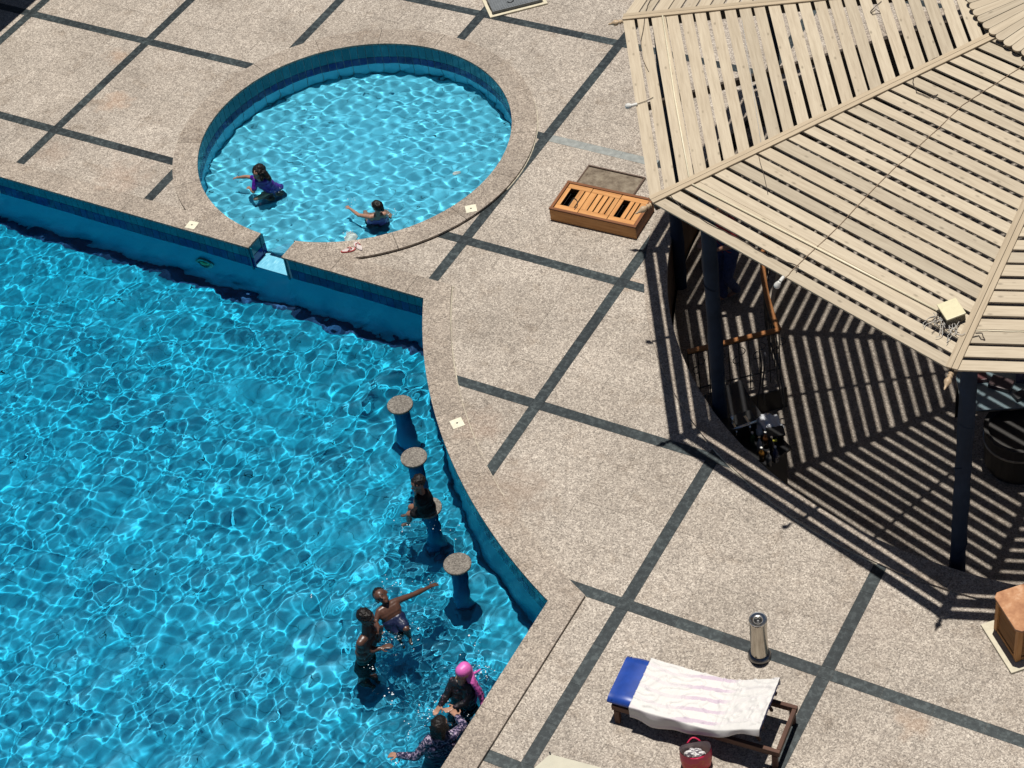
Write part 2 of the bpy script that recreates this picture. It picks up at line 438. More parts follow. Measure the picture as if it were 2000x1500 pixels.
# main floor: grout bed and tiles
mb = MB(); mb.add([(X0 - .3, Y0, ZM - .006), (XR + .3, Y0, ZM - .006), (XR + .3, YT + .3, ZM - .006), (X0 - .3, YT + .3, ZM - .006)], [(0, 1, 2, 3)])
receive(put(mb, 'floor_bed', MGROUT, main))
mb = MB(); FT = .30
for i in range(int(16.4 / FT)):
    for j in range(int(10.5 / FT)):
        x, y = X0 + i * FT, YT + .1 - (j + 1) * FT
        z = ZM
        mb.add([(x + .002, y + .002, z), (x + FT - .002, y + .002, z), (x + FT - .002, y + FT - .002, z), (x + .002, y + FT - .002, z)], [(0, 1, 2, 3)])
receive(tag(put(mb, 'floor_tiles', MAINTILE, main), kind='stuff'))
# deep blue strip on the floor along the foot of the far wall
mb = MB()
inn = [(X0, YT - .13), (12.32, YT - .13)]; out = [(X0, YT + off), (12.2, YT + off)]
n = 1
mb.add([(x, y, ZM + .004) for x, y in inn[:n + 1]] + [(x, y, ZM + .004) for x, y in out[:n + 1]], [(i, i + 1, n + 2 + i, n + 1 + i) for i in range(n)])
receive(put(mb, 'border_strip', BORDERBLUE, main))
# underwater lamp in the far wall
lp = at(400, 515, -.62); M = Matrix.Translation((lp.x + .05, YT + .026, -.70)) @ Matrix.Rotation(rad(90), 4, 'X')
receive(put(MB().lathe([(.14, -.01), (.14, .02), (.11, .03), (.105, .015)], 24, M), 'lamp_ring', plain('greenish_plastic', (.10, .45, .42), .4), main))
receive(put(MB().lathe([(.105, .012), (.06, .035), (1e-5, .04)], 24, M), 'lamp_lens', plain('green_lens', (.12, .42, .12), .2), main))

# wading pool wall, tiles, floor, sill
ga0 = math.atan2(-WR, GX1 - WC.x); ga1 = math.atan2(-WR, GX0 - WC.x) + 2 * math.pi
wa0 = -math.pi / 2 + math.asin((GX1 - WC.x) / WR); wa1 = 1.5 * math.pi + math.asin((GX0 - WC.x) / WR)
receive(put(wallstrip(arc_pts(WC, WR + off, wa0, wa1, 120), ZWF - .1, .014), 'pool_wall', LGROUT, wade))
zt0w, zt1w, zt2w, zt3w = .014, -.222, -.365, ZWF
TMW = {'t': tile_mesh('wall_tile', TW, zt0w - zt1w, TEAL), 'n': tile_mesh('wall_tile', TW, zt1w - zt2w, NAVY), 'l': tile_mesh('wall_tile', TW * 2, zt2w - zt3w, WADETILE)}
na = int((wa1 - wa0) * WR / TW)
for i in range(na):
    a = wa0 + (wa1 - wa0) * (i + .5) / na; q = polar(WC, WR + off - .004, a)
    for k, zc in (('t', (zt0w + zt1w) / 2), ('n', (zt1w + zt2w) / 2)):
        o = link('wall_tile', TMW[k], wade, (q[0] - WC.x, q[1] - WC.y, zc)); o.rotation_euler = (0, 0, a + math.pi / 2); receive(o)
mb = MB(); nb = na // 2
for i in range(nb):
    a = wa0 + (wa1 - wa0) * (i + .5) / nb; q = polar(WC, WR + off - .006, a)
    mb.box((q[0], q[1], (zt2w + zt3w) / 2), (TW * 2 - .006, .012, zt2w - zt3w - .004), Matrix.Rotation(a + math.pi / 2, 3, 'Z'))
receive(tag(put(mb, 'lower_wall_tiles', WADETILE, wade), kind='stuff'))
mb = MB(); mb.add([(*polar(WC, WR + .1, 2 * math.pi * i / 96), ZWF - .006) for i in range(96)], [tuple(range(96))]); receive(put(mb, 'floor_bed', TGROUT, wade))
mb = MB(); FT = .26
for i in range(-10, 10):
    for j in range(-10, 10):
        x, y = WC.x + i * FT, WC.y + j * FT
        if math.hypot(x + FT / 2 - WC.x, y + FT / 2 - WC.y) > WR + .15: continue
        z = ZWF + random.uniform(-.001, .001)
        mb.add([(x + .002, y + .002, z), (x + FT - .002, y + .002, z), (x + FT - .002, y + FT - .002, z), (x + .002, y + FT - .002, z)], [(0, 1, 2, 3)])
receive(tag(put(mb, 'floor_tiles', WADETILE, wade), kind='stuff'))
# sloping sill in the opening
mb = MB(); ZS = ZW + .010
mb.add([(GX0 - .03, YT + .03, ZS), (GX1 + .03, YT + .03, ZS), (GX1 + .03, WC.y - WR + .05, ZS - .012), (GX0 - .03, WC.y - WR + .05, ZS - .012), (GX0 - .03, WC.y - WR + .45, ZWF), (GX1 + .03, WC.y - WR + .45, ZWF)], [(0, 1, 2, 3), (3, 2, 5, 4)])
SILLT = NT('wet_pale_tile'); sn = SILLT.noise(SILLT.scaled(SILLT.pos(), (26, 3, 1)), 3, 4, .6); SILLT.base(SILLT.ramp(sn, [(.35, (.12, .40, .55)), (.6, (.20, .55, .70)), (.75, (.45, .72, .80))])).rough(.08); SILLT.bump(sn, .3, .01)
receive(put(mb, 'sill', SILLT.m, wade))
for gx, s in ((GX0, -1), (GX1, 1)):
    put(MB().box((gx + s * .03, (YT + WC.y - WR) / 2 + .03, -.2), (.02, .36, .40)), 'opening_wall', TEAL, wade)
    put(MB().box((gx + s * .024, (YT + WC.y - WR) / 2 + .03, -.26), (.02, .355, .17)), 'opening_band', NAVY, wade)
# drain and inlet
d = at(893, 345, -.58); receive(put(MB().lathe([(.075, ZWF), (.075, ZWF + .015), (.055, ZWF + .022), (1e-5, ZWF + .022)], 20, Matrix.Translation((d.x, d.y, 0))), 'floor_drain', WHITEP, wade))
d = at(683, 458, -.45)
mb = MB(); mb.lathe([(.08, -.03), (.08, .0), (.06, .012), (.05, .002), (.035, .012), (.02, .002)], 20, Matrix.Translation((d.x, d.y, ZWF + .03)))
receive(put(mb, 'inlet_fitting', WHITEP, wade))

# coping stones
ctop = tag(empty('pool_coping', (12, -6, 0)), kind='structure')
def cope(polys, name='coping_stone', z=ZC, holes=()):
    ov, of = cut(polys, list(holes))
    if not of: return
    cx = sum(p[0] for p in polys) / len(polys); cy = sum(p[1] for p in polys) / len(polys)
    mb = MB(); slab(mb, ov, of, z, .03); mb.v = [(a - cx, b - cy, c) for a, b, c in mb.v]
    mb.build(name, GRAN_COPE, ctop, loc=(cx - 12, cy + 6, 0))
g = .002
LOW = [(-5, YTO), (-5, -30), (40, -30), (40, YTO)]
OPEN = [(GX0, -7), (GX1, -7), (GX1, WC.y - WR + .6), (GX0, WC.y - WR + .6)]
ns = 16
for i in range(ns):                          # ring round the wading pool
    b0, b1 = 2 * math.pi * i / ns + .0011, 2 * math.pi * (i + 1) / ns - .0011
    cope(arc_pts(WC, WRO, b0, b1, 10) + arc_pts(WC, WR, b1, b0, 10), holes=[LOW])
x = 1.0
while x < 12.0:                              # along the far side
    x1 = min(x + 1.2, 12.0)
    for (p, q) in (((x, x1),) if not (x < GX0 < x1 or x < GX1 < x1) else ((x, GX0), (GX1, x1))):
        if q - p > .02 and not (p >= GX0 - 1e-4 and q <= GX1 + 1e-4): cope([(p + g, YT), (q - g, YT), (q - g, YTO), (p + g, YTO)], holes=[WCIRC])
    x = x1
ao0, ao1 = ang_y(R_COPE, YTO), ang_x(R_COPE, XRO); ai0, ai1 = ang_y(R_POOL, YT), ang_x(R_POOL, XR)
cope([(12.0 + g, YT)] + arc_pts(GC, R_POOL, ai0, ai0 + (ai1 - ai0) * .1 - .0003, 6) + [polar(GC, R_COPE, ao0 + (ao1 - ao0) * .1 - .0003)] + arc_pts(GC, R_COPE, ao0 + (ao1 - ao0) * .1 - .0003, ao0, 6)[1:] + [(12.0 + g, YTO)])
for i in range(1, 9):
    t0, t1 = .1 * i + .0003, .1 * (i + 1) - .0003
    cope(arc_pts(GC, R_POOL, ai0 + (ai1 - ai0) * t0, ai0 + (ai1 - ai0) * t1, 6) + arc_pts(GC, R_COPE, ao0 + (ao1 - ao0) * t1, ao0 + (ao1 - ao0) * t0, 6))
cope(arc_pts(GC, R_POOL, ai0 + (ai1 - ai0) * .9, ai1, 6) + [(XR, -10.3), (XRO, -10.3)] + arc_pts(GC, R_COPE, ao1, ao0 + (ao1 - ao0) * .9, 6))
y = -10.3
while y > -17:
    cope([(XR, y - g), (XRO, y - g), (XRO, y - 1.2 + g), (XR, y - 1.2 + g)]); y -= 1.2
# sealant along the outer edge of the curved coping
mb = MB(); pts = arc_pts(GC, R_COPE - .006, ao0 - .002, ao1, 70)
for i, p in enumerate(pts): pass
mb.tube([(p[0], p[1], .006) for p in pts], [.002 + .011 * abs(math.sin(i * 1.7) * math.sin(i * .23 + .4)) for i in range(len(pts))], 6)
mb.tube([(x, YTO + .004, .008) for x in np.linspace(11.2, 12.35, 8)], .008, 6)
mb.build('sealant_bead', CAULK, ctop, loc=(-12, 6, 0))
mb = MB(); mb.tube([(*polar(WC, WRO + .002, a), .004) for a in np.linspace(rad(-5), rad(40), 60)], [.006 + .006 * abs(math.sin(i * .9)) for i in range(60)], 6)
mb.build('sealant_bead', CAULK, ctop, loc=(-12, 6, 0))

# ------------------------------------------------------------------ water
PEOPLE_XY = []        # (x, y, strength) of swimmers: filled before the water is made
for px, py, s in ((506, 352, .5), (735, 425, .5), (815, 1000, .9), (760, 1200, 1.2), (728, 1260, 1.2), (850, 1155, .6), (890, 1360, 1.5), (850, 1450, 1.3), (770, 1478, 1.2), (935, 1310, 1.0), (790, 1245, 1.0), (880, 1400, 1.2)):
    q = at(px, py, ZW); PEOPLE_XY.append((q.x, q.y, s))
def wave_sum(X, Y, comps, rng, bias=None, spread=1.1):
    Z = np.zeros_like(X)
    for Lw, a, n in comps:
        for k in range(n):
            th = 2 * math.pi * (k + rng.uniform(0, .9)) * .618 if bias is None else bias + rng.normal(0, spread)
            ph = rng.uniform(0, 2 * math.pi); kk = 2 * math.pi / (Lw * rng.uniform(.62, 1.55))
            Z += a * math.sqrt(2.0 / n) * np.sin(kk * (X * math.cos(th) + Y * math.sin(th)) + ph)
    return Z
def water_sheet(name, x0, x1, y0, y1, step, keep, zfun, mat):
    nx, ny = int((x1 - x0) / step) + 1, int((y1 - y0) / step) + 1
    X, Y = np.meshgrid(np.linspace(x0, x1, nx), np.linspace(y0, y1, ny))
    Z = ZW + zfun(X, Y); K = keep(X, Y)
    i, j = np.meshgrid(np.arange(nx - 1), np.arange(ny - 1)); a = (j * nx + i)
    ok = (K[:-1, :-1] & K[1:, :-1] & K[:-1, 1:] & K[1:, 1:])
    a = a[ok]; Fc = np.stack([a, a + 1, a + nx + 1, a + nx], 1)
    used = np.unique(Fc); remap = -np.ones(nx * ny, int); remap[used] = np.arange(len(used)); Fc = remap[Fc]
    V = np.stack([X, Y, Z], -1).reshape(-1, 3)[used]
    me = bpy.data.meshes.new(name); me.vertices.add(len(V)); me.vertices.foreach_set('co', V.astype(np.float32).ravel())
    me.loops.add(Fc.size); me.loops.foreach_set('vertex_index', Fc.astype(np.int32).ravel())
    me.polygons.add(len(Fc)); me.polygons.foreach_set('loop_start', np.arange(0, Fc.size, 4, dtype=np.int32)); me.polygons.foreach_set('loop_total', np.full(len(Fc), 4, dtype=np.int32))
    me.polygons.foreach_set('use_smooth', np.ones(len(Fc), bool)); me.update(calc_edges=True); me.validate()
    me.materials.append(mat); o = link(name, me); o.cycles.is_caustics_caster = True
    return tag(o, kind='structure')
def water_mat(name, colr):
    t = NT(name); g = t.n('BsdfGlass'); g.inputs['IOR'].default_value = 1.333; g.inputs['Roughness'].default_value = 0.0; g.inputs['Color'].default_value = (*colr, 1)
    t.l(g.outputs[0], t.out.inputs['Surface']); t.t.nodes.remove(t.b); return t.m
def patches(X, Y, rng, Lp, n=7):
    P = np.zeros_like(X)
    for k in range(n):
        th = rng.uniform(0, 2 * math.pi); kk = 2 * math.pi / (Lp * rng.uniform(.6, 1.6)); P += np.sin(kk * (X * math.cos(th) + Y * math.sin(th)) + rng.uniform(0, 6.28))
    return P / math.sqrt(n / 2)
def zmain(X, Y):
    r = np.random.default_rng(21)
    Z = wave_sum(X, Y, ((1.6, .009, 9), (.65, .0075, 16)), r)
    Z += np.clip(.8 + .3 * patches(X, Y, r, 2.4), .3, 1.4) * wave_sum(X, Y, ((.36, .0030, 22), (.23, .0019, 26)), r)
    Z += np.clip(.7 + .4 * patches(X, Y, r, 1.7), .15, 1.4) * wave_sum(X, Y, ((.135, .00055, 26),), r)
    Z += np.clip(.75 + .4 * patches(X, Y, r, 1.3), .2, 1.5) * wave_sum(X, Y, ((.085, .00036, 30),), r, rad(-20), .5)
    for k, (cx, cy, s) in enumerate(PEOPLE_XY[2:]):
        d = np.hypot(X - cx, Y - cy); g = s * np.exp(-((d - .1) / .36) ** 2)
        Z += g * .0035 * np.sin(2 * math.pi * d / (.15 + .012 * (k % 4)) + k)
        Z += g * wave_sum(X - cx, Y - cy, ((.11, .0021, 10),), r)
    return Z
def zwade(X, Y):
    r = np.random.default_rng(48)
    Z = wave_sum(X, Y, ((.9, .004, 8), (.5, .005, 12), (.25, .0048, 20)), r)
    Z += np.clip(.8 + .35 * patches(X, Y, r, 1.2), .2, 1.5) * wave_sum(X, Y, ((.135, .0014, 24),), r)
    for k, (cx, cy, s) in enumerate(PEOPLE_XY[:2]):
        d = np.hypot(X - cx, Y - cy); g = s * np.exp(-((d - .1) / .4) ** 2); Z += g * .004 * np.sin(2 * math.pi * d / .15 + k) + g * wave_sum(X - cx, Y - cy, ((.12, .002, 10),), r)
    Z *= np.where(Y < WC.y - WR + .1, .5, 1.0)
    return Z
def keep_main(X, Y):
    d = np.hypot(X - GC.x, Y - GC.y)
    return ((d > R_POOL - .1) | (Y < -9.9)) & (X < XR + .1) & (Y < YT + .12 + 0 * X)
def keep_wade(X, Y):
    return (np.hypot(X - WC.x, Y - WC.y) < WR + .1) & (Y > WC.y - WR - .02)
WATER = water_mat('pool_water', (.93, .99, 1.0))
water_sheet('pool_water', 3.4, 16.12, -15.6, YT + .06, .0165, keep_main, zmain, WATER)
water_sheet('wading_water', WC.x - 2.45, WC.x + 2.45, YT + .05, WC.y + 2.45, .013, keep_wade, lambda X, Y: zwade(X, Y), WATER)

# ------------------------------------------------------------------ sunken bar under the gazebo
pit = tag(empty('sunken_floor', (PC.x, PC.y, ZPIT)), kind='structure')
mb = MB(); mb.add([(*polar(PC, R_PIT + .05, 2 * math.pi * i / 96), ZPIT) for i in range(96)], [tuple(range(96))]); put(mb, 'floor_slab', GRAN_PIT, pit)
put(wallstrip([polar(PC, R_PIT + .03, 2 * math.pi * i / 128) for i in range(128)], ZPIT, 0, True), 'retaining_wall', DARKP, pit)
nr = 36
for i in range(nr):
    b0, b1 = 2 * math.pi * i / nr + .0004, 2 * math.pi * (i + 1) / nr - .0004
    P_ = arc_pts(PC, R_RIM, b0, b1, 6) + arc_pts(PC, R_PIT, b1, b0, 6)
    ov, of = cut(P_, []); m_ = (b0 + b1) / 2; c_ = polar(PC, 5.8, m_)
    mb = MB(); slab(mb, ov, of, .03, .08); mb.v = [(a - c_[0], b - c_[1], c) for a, b, c in mb.v]
    mb.build('rim_stone', GRAN_COPE, pit, loc=(c_[0] - PC.x, c_[1] - PC.y, -ZPIT))
mb = MB(); mb.tube([(*polar(PC, R_RIM + .004, a), .005) for a in np.linspace(rad(236), rad(262), 120)], [.006 + .007 * abs(math.sin(i * .7) * math.sin(i * .21)) for i in range(120)], 6)
put(mb, 'sealant_bead', CAULK, pit)
# boards lining the wall
bm_ = MB().box((0, 0, 0), (.86, .022, .185)).mesh('wall_board', PANELW)
for i in range(22):
    a = rad(183 + 1.98 * i); q = polar(PC, R_PIT + .012, a)
    o = link('wall_board', bm_, pit, (q[0] - PC.x, q[1] - PC.y, -ZPIT - .47)); o.matrix_local = Matrix.Translation(o.location) @ Matrix.Rotation(a + math.pi / 2, 4, 'Z') @ Matrix.Rotation(rad(90), 4, 'Y')
# landing and steps along the wall
land = tag(empty('landing', (PC.x, PC.y, ZPIT)), kind='structure')
LA0, LA1 = rad(221.3), rad(184)
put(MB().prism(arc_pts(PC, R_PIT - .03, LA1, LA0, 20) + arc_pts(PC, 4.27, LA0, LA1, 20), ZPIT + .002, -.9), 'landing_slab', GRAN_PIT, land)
put(MB().prism(arc_pts(PC, R_PIT - .028, LA0 + .0005, LA0 + .004, 2) + arc_pts(PC, 4.265, LA0 + .004, LA0 + .0005, 2), ZPIT + .004, -.898), 'landing_riser', DARKP, land)
for k in range(5):
    s0, s1 = rad(184 - k * 3.4), rad(184 - (k + 1) * 3.4)
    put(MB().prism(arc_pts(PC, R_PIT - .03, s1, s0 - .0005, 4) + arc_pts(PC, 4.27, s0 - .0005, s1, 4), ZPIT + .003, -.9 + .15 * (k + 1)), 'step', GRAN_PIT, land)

# ------------------------------------------------------------------ gazebo
gz = empty('gazebo', (GC.x, GC.y, ZPIT), 'nine-sided timber gazebo with pale slatted roof over the sunken bar', 'gazebo')
NANG = [183.8, 211.18, 251.69, 289.0, 331.5, 373.9, 416.4, 458.9, 501.3]
NV = [Vector((math.cos(rad(a)), math.sin(rad(a)))) for a in NANG]
def corner(i, r=INR):
    a, b = rad(NANG[i - 1]) if i else rad(NANG[-1] - 360), rad(NANG[i])
    m = (a + b) / 2; return GC + Vector((math.cos(m), math.sin(m))) * (r / math.cos((b - a) / 2))
SLOPE = (APEX_Z - EAVE_Z) / INR
def roofz(x, y):
    d = Vector((x, y)) - GC; return APEX_Z - SLOPE * max(n.dot(d) for n in NV)
def on_roof(px, py, lift=0.0):
    z = 3.8
    for _ in range(30): p = at(px, py, z); z = roofz(p.x, p.y) + lift
    return at(px, py, z)
COR = [corner(i) for i in range(9)]                       # corner i lies between side i-1 and side i
gl = Vector((GC.x, GC.y, ZPIT))
PITCH, SWD, TH = .1722, .133, .022
for i in range(9):
    A, B = COR[i], COR[(i + 1) % 9]; e = (B - A).normalized(); n = NV[i]
    xax = Vector((e.x, e.y, 0)); yax = Vector((-n.x, -n.y, SLOPE)).normalized(); zax = xax.cross(yax)
    if zax.z < 0: zax = -zax
    Rm = Matrix((xax, yax, zax)).transposed()
    for j in range(24):
        s0 = j * PITCH + random.uniform(-.005, .005); wdt = SWD + random.uniform(-.007, .006)
        if i == 0 and j < 8: wdt += .012
        if j == 2: wdt = .169
        s1 = s0 + wdt; hw = .028
        if j == 0: s0 = 0
        pts = []
        for s, lo in ((s0, 0), (s0, 1), (s1, 1), (s1, 0)):
            t = s / INR; P = (A.lerp(GC, t) + e * hw) if lo == 0 else (B.lerp(GC, t) - e * hw)
            pts.append(Vector((P.x, P.y, EAVE_Z + SLOPE * s)))
        c = sum(pts, Vector()) / 4
        loc = [Rm.transposed() @ (p - c) for p in pts]
        tw = random.uniform(-.003, .003)
        mb = MB(); mb.add([(p.x, p.y, tw * (1 if k > 1 else -1)) for k, p in enumerate(loc)] + [(p.x, p.y, -TH) for p in loc], [(0, 1, 2, 3), (7, 6, 5, 4), (0, 4, 5, 1), (1, 5, 6, 2), (2, 6, 7, 3), (3, 7, 4, 0)])
        o = mb.build('roof_slat', SLAT, gz); o.matrix_local = Matrix.Translation(c - gl) @ Rm.to_4x4()
def local_bar(name, a, b, wd, hh, mat, parent=gz, up=(0, 0, 1)):
    a = Vector(a); b = Vector(b); x = (b - a).normalized(); y = Vector(up).cross(x).normalized(); z = x.cross(y)
    o = MB().box((0, 0, 0), ((b - a).length, wd, hh)).build(name, mat, parent, bevel=.003)
    base = Vector(parent.matrix_world.translation) if parent.parent else parent.location
    o.matrix_local = Matrix.Translation((a + b) / 2 - base) @ Matrix((x, y, z)).transposed().to_4x4(); return o
for i in range(9):
    A = COR[i]; rdir = (A - GC).normalized(); side = Vector((-rdir.y, rdir.x)); Rr = (A - GC).length
    hs = (APEX_Z - EAVE_Z) / Rr
    def hp(r, sd, dz):
        p = GC + rdir * r + side * sd; return Vector((p.x, p.y, APEX_Z - hs * r + dz))
    for sd in (-1, 1):
        k = SLOPE * .03
        local_bar('hip_board', hp(Rr - .005, sd * .031, .012), hp(1.65, sd * .031, .012), .058, .02, HIPW)
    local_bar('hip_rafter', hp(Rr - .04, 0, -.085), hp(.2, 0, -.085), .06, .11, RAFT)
    m = (A + COR[(i + 1) % 9]) / 2; md = (m - GC).normalized(); ml = (m - GC).length
    a_ = GC + md * (ml - .03); b_ = GC + md * .3
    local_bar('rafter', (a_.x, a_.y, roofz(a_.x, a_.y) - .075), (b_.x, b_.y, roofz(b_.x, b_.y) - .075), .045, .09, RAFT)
    # turned drop at the corner, in line with the hip
    ax = Vector((rdir.x, rdir.y, -hs - .12)).normalized(); base = hp(Rr - .01, 0, -.05)
    prof = [(.022, 0), (.034, .01), (.034, .02), (.018, .028), (.026, .04), (.036, .052), (.036, .062), (.016, .072), (.03, .088), (.042, .112), (.044, .13), (.034, .155), (.02, .18), (.013, .205), (.014, .215), (.006, .238), (1e-5, .245)]
    M = Matrix.Translation(base - gl) @ ax.to_track_quat('Z', 'Y').to_matrix().to_4x4() @ Matrix.Scale(.86, 4)
    o = MB().lathe(prof, 16, M).build('finial', FINW, gz, smooth=True)
    # post with wrapped cover
    pc = GC + rdir * 5.47; zt = APEX_Z - hs * 5.47 - .15
    prof = [(.094, ZPIT)] + [(.088 + .004 * math.sin(q * 2.1 + i) + .003 * math.sin(q * 5.3), ZPIT + (zt - ZPIT) * q / 24) for q in range(1, 25)]
    mbp = MB().lathe(prof, 20, Matrix.Translation((pc.x - GC.x, pc.y - GC.y, -ZPIT)))
    po = mbp.build('post', POSTM, gz, smooth=True)
    for q in range(5):                        # creases of the cover, spiralling
        zc = ZPIT + .9 + q * .62 + .2 * math.sin(i * 3 + q); t0 = q * 1.9 + i
        mbq = MB().tube([(pc.x - GC.x + .0915 * math.cos(t0 + u * 2.4), pc.y - GC.y + .0915 * math.sin(t0 + u * 2.4), zc - ZPIT + .16 * u * (1 if q % 2 else -.6)) for u in np.linspace(0, 1, 10)], .0045, 5)
        mbq.build('cover_crease', POSTM, po, smooth=True)
# cap of radial boards with rounded ends
NB, CRAD, CZ, CRISE = 86, 1.84, 4.10, .40
w0 = 2 * math.pi * CRAD / NB / 2 - .0035; L_ = CRAD - .3; w1 = w0 * .3 / CRAD
outl = [(L_, -w1), (L_, w1), (.0, w0)] + [(-w0 * .75 * math.sin(q), w0 * math.cos(q)) for q in np.linspace(0.25, math.pi - .25, 9)] + [(.0, -w0)]
cm = MB().prism(outl[::-1], -.011, .011).mesh('cap_board', SLAT)
for k in range(NB):
    a = 2 * math.pi * k / NB + .02; q = polar(GC, CRAD, a)
    o = link('cap_board', cm, gz)
    o.matrix_local = Matrix.Translation((q[0] - GC.x, q[1] - GC.y, CZ - ZPIT + random.uniform(-.003, .003))) @ Matrix.Rotation(a + math.pi, 4, 'Z') @ Matrix.Rotation(-math.atan2(CRISE, CRAD), 4, 'Y')
MBk = MB().lathe([(1.78, CZ - .05), (1.78, CZ + .005), (1.70, CZ + .02), (.1, CZ + CRISE - .03), (1e-5, CZ + CRISE - .03)], 48, Matrix.Translation((0, 0, -ZPIT))); MBk.build('cap_frame', RAFT, gz)
# ---- things fixed to the roof
def gtube(name, pts, r, mat, parent=gz, n=6):
    base = gl if parent is gz else gl + Vector(parent.location)
    return MB().tube([Vector(p) - base for p in pts], r, n).build(name, mat, parent, smooth=True)
def rp(lst, lift=.008): return [on_roof(x, y, lift) for x, y in lst]
def wig(pts, n=5, a=.012):
    out = []
    for i in range(len(pts) - 1):
        for k in range(n):
            u = k / n; p = pts[i].lerp(pts[i + 1], u); out.append(p + Vector((random.uniform(-a, a), random.uniform(-a, a), 0)) * (1 if 0 < k else 0))
    return out + [pts[-1]]
gtube('conduit', rp([(1294, 30), (1318, 190), (1346, 346)], .014), .011, PVC)
gtube('conduit', rp([(1352, 760 - 400), (1600, 487), (1832, 607)], .014), .011, PVC)
gtube('cable', rp([(1449, 40), (1470, 170), (1488, 290)], .006), .004, CABLEW)
gtube('cable', wig(rp([(1530, 548), (1545, 530), (1640, 440), (1720, 355), (1800, 280), (1880, 205), (1950, 160), (2010, 120)], .006), 3, .008), .0045, plain('brown_cable', (.22, .15, .09), .6))
gtube('cable', wig(rp([(1300, 370), (1330, 405), (1400, 445), (1450, 470), (1500, 500), (1560, 520), (1555, 532)], .006), 4, .008), .004, CABLE)
gtube('cable', wig(rp([(1940, 60), (1900, 85), (1860, 104), (1830, 112), (1800, 128), (1785, 142), (1783, 160), (1790, 180), (1815, 190), (1832, 184), (1822, 192)], .012), 4, .006), .0045, CABLE)
gtube('cable', wig(rp([(1722, 2), (1700, 22), (1704, 28), (1720, 26), (1712, 18), (1702, 24)], .012), 3, .004), .004, CABLE)
gtube('cable', wig(rp([(1250, 100), (1256, 60), (1262, 20), (1270, 0), (1290, -12)], .012), 4, .008), .0045, CABLE)
gtube('cable', rp([(1250, 95), (1255, 115), (1262, 130), (1267, 140)], .008), .0035, CABLE)
gtube('cable', wig(rp([(1480 + 1, 300), (1500, 380)], .006), 4, .006), .0035, CABLE)
# junction box near the corner
jb = on_roof(1860, 618); jn = NV[1]
ex = (COR[2] - COR[1]).normalized(); jx = Vector((ex.x, ex.y, 0)); jy = Vector((-jn.x, -jn.y, SLOPE)).normalized(); jz = jx.cross(jy); jz = jz if jz.z > 0 else -jz
JR = Matrix((jx, jy, jz)).transposed().to_4x4() @ Matrix.Rotation(rad(12), 4, 'Z')
jo = MB().box((0, 0, .045), (.235, .19, .085)).build('junction_box', plain('dark_box', (.12, .105, .07), .5), gz, bevel=.006); jo.matrix_local = Matrix.Translation(jb - gl) @ JR
lid = MB().box((0, 0, .098), (.25, .205, .022)).build('lid', CREAM, jo, bevel=.006)
for k in range(22):
    a = Vector((random.uniform(-.09, .14), -.09 - random.uniform(0, .01), .03)) if k < 14 else Vector((.12, random.uniform(-.09, .05), .03))
    p = [a]; d = Vector((random.uniform(-.3, .8), -1, 0)) if k < 14 else Vector((1, random.uniform(-1, .2), 0))
    for s in range(random.randint(4, 8)):
        d = (Matrix.Rotation(random.uniform(-.9, .9), 3, 'Z') @ d); q = p[-1] + d.normalized() * random.uniform(.02, .045); q.z = max(.006, .03 - .008 * s) + random.uniform(0, .012); p.append(q)
    MB().tube(p, .0035, 5).build('loose_wire', CABLEW if k % 3 else CABLE, jo, smooth=True)
gtube('cable', wig(rp([(1890, 646), (1905, 645), (1950, 646), (2005, 648)], .006), 4, .004), .0045, PVC)
gtube('cable', wig(rp([(1886, 652), (1900, 658), (1912, 655), (1916, 662), (1924, 664), (1918, 650), (1905, 650)], .01), 4, .004), .004, CABLE)
# lamps at the middle of the eaves
for (ax_, ay_, cx_, cy_, hx_, hy_) in ((1530, 541, 1523, 550, 1519, 556), (1245, 203, 1234, 206, 1222, 208)):
    a = on_roof(ax_, ay_, .02); b = at(cx_, cy_, EAVE_Z + .01); c = at(hx_, hy_, EAVE_Z - .03)
    lo = MB().tube([Vector((0, 0, 0)), b - a], .019, 12).build('lamp_holder', WHITEP, gz, loc=a - gl)
    ax = (c - b).normalized(); Ml = Matrix.Translation(b - a) @ ax.to_track_quat('Z', 'Y').to_matrix().to_4x4()
    MB().lathe([(.018, 0), (.022, .01), (.03, .03), (.036, .055), (.033, .075), (.018, .09), (1e-5, .094)], 14, Ml).build('bulb', WHITEP, lo, smooth=True)
gtube('cable', rp([(1245, 203), (1262, 197), (1276, 190)], .012), .004, CABLE)

# ------------------------------------------------------------------ bar fittings under the gazebo
rail = empty('iron_railing', (*polar(GC, 4.27, LA0), -.9), 'black wrought iron railing with varnished wooden handrail round the sunken landing', 'railing')
fr = [Vector((*polar(GC, r, LA0 - .006), 0)) for r in np.linspace(5.5, 4.30, 12)]
cv = [Vector((*polar(GC, 4.30, a), 0)) for a in np.linspace(LA0 - .006, rad(190), 24)]
def rput(mb, name, mat, **k): return put(mb, name, mat, rail, **k)
for nm, path in (('handrail', fr), ('handrail', cv)):
    for i in range(len(path) - 1) if nm == 'x' else [0]:
        pass
    mb = MB()
    n_ = len(path); vs = []
    for i, p in enumerate(path):
        t = (path[min(i + 1, n_ - 1)] - path[max(i - 1, 0)]).normalized(); s = Vector((-t.y, t.x, 0))
        for (u, v) in ((-.035, -.01), (.035, -.01), (.035, .018), (.02, .03), (-.02, .03), (-.035, .018)): vs.append(p + s * u + Vector((0, 0, v + (.001 if path is cv else 0))))
    mb.add(vs, [(i * 6 + k, i * 6 + (k + 1) % 6, (i + 1) * 6 + (k + 1) % 6, (i + 1) * 6 + k) for i in range(n_ - 1) for k in range(6)] + [tuple(range(5, -1, -1)), tuple((n_ - 1) * 6 + k for k in range(6))])
    rput(mb, nm, HAND)
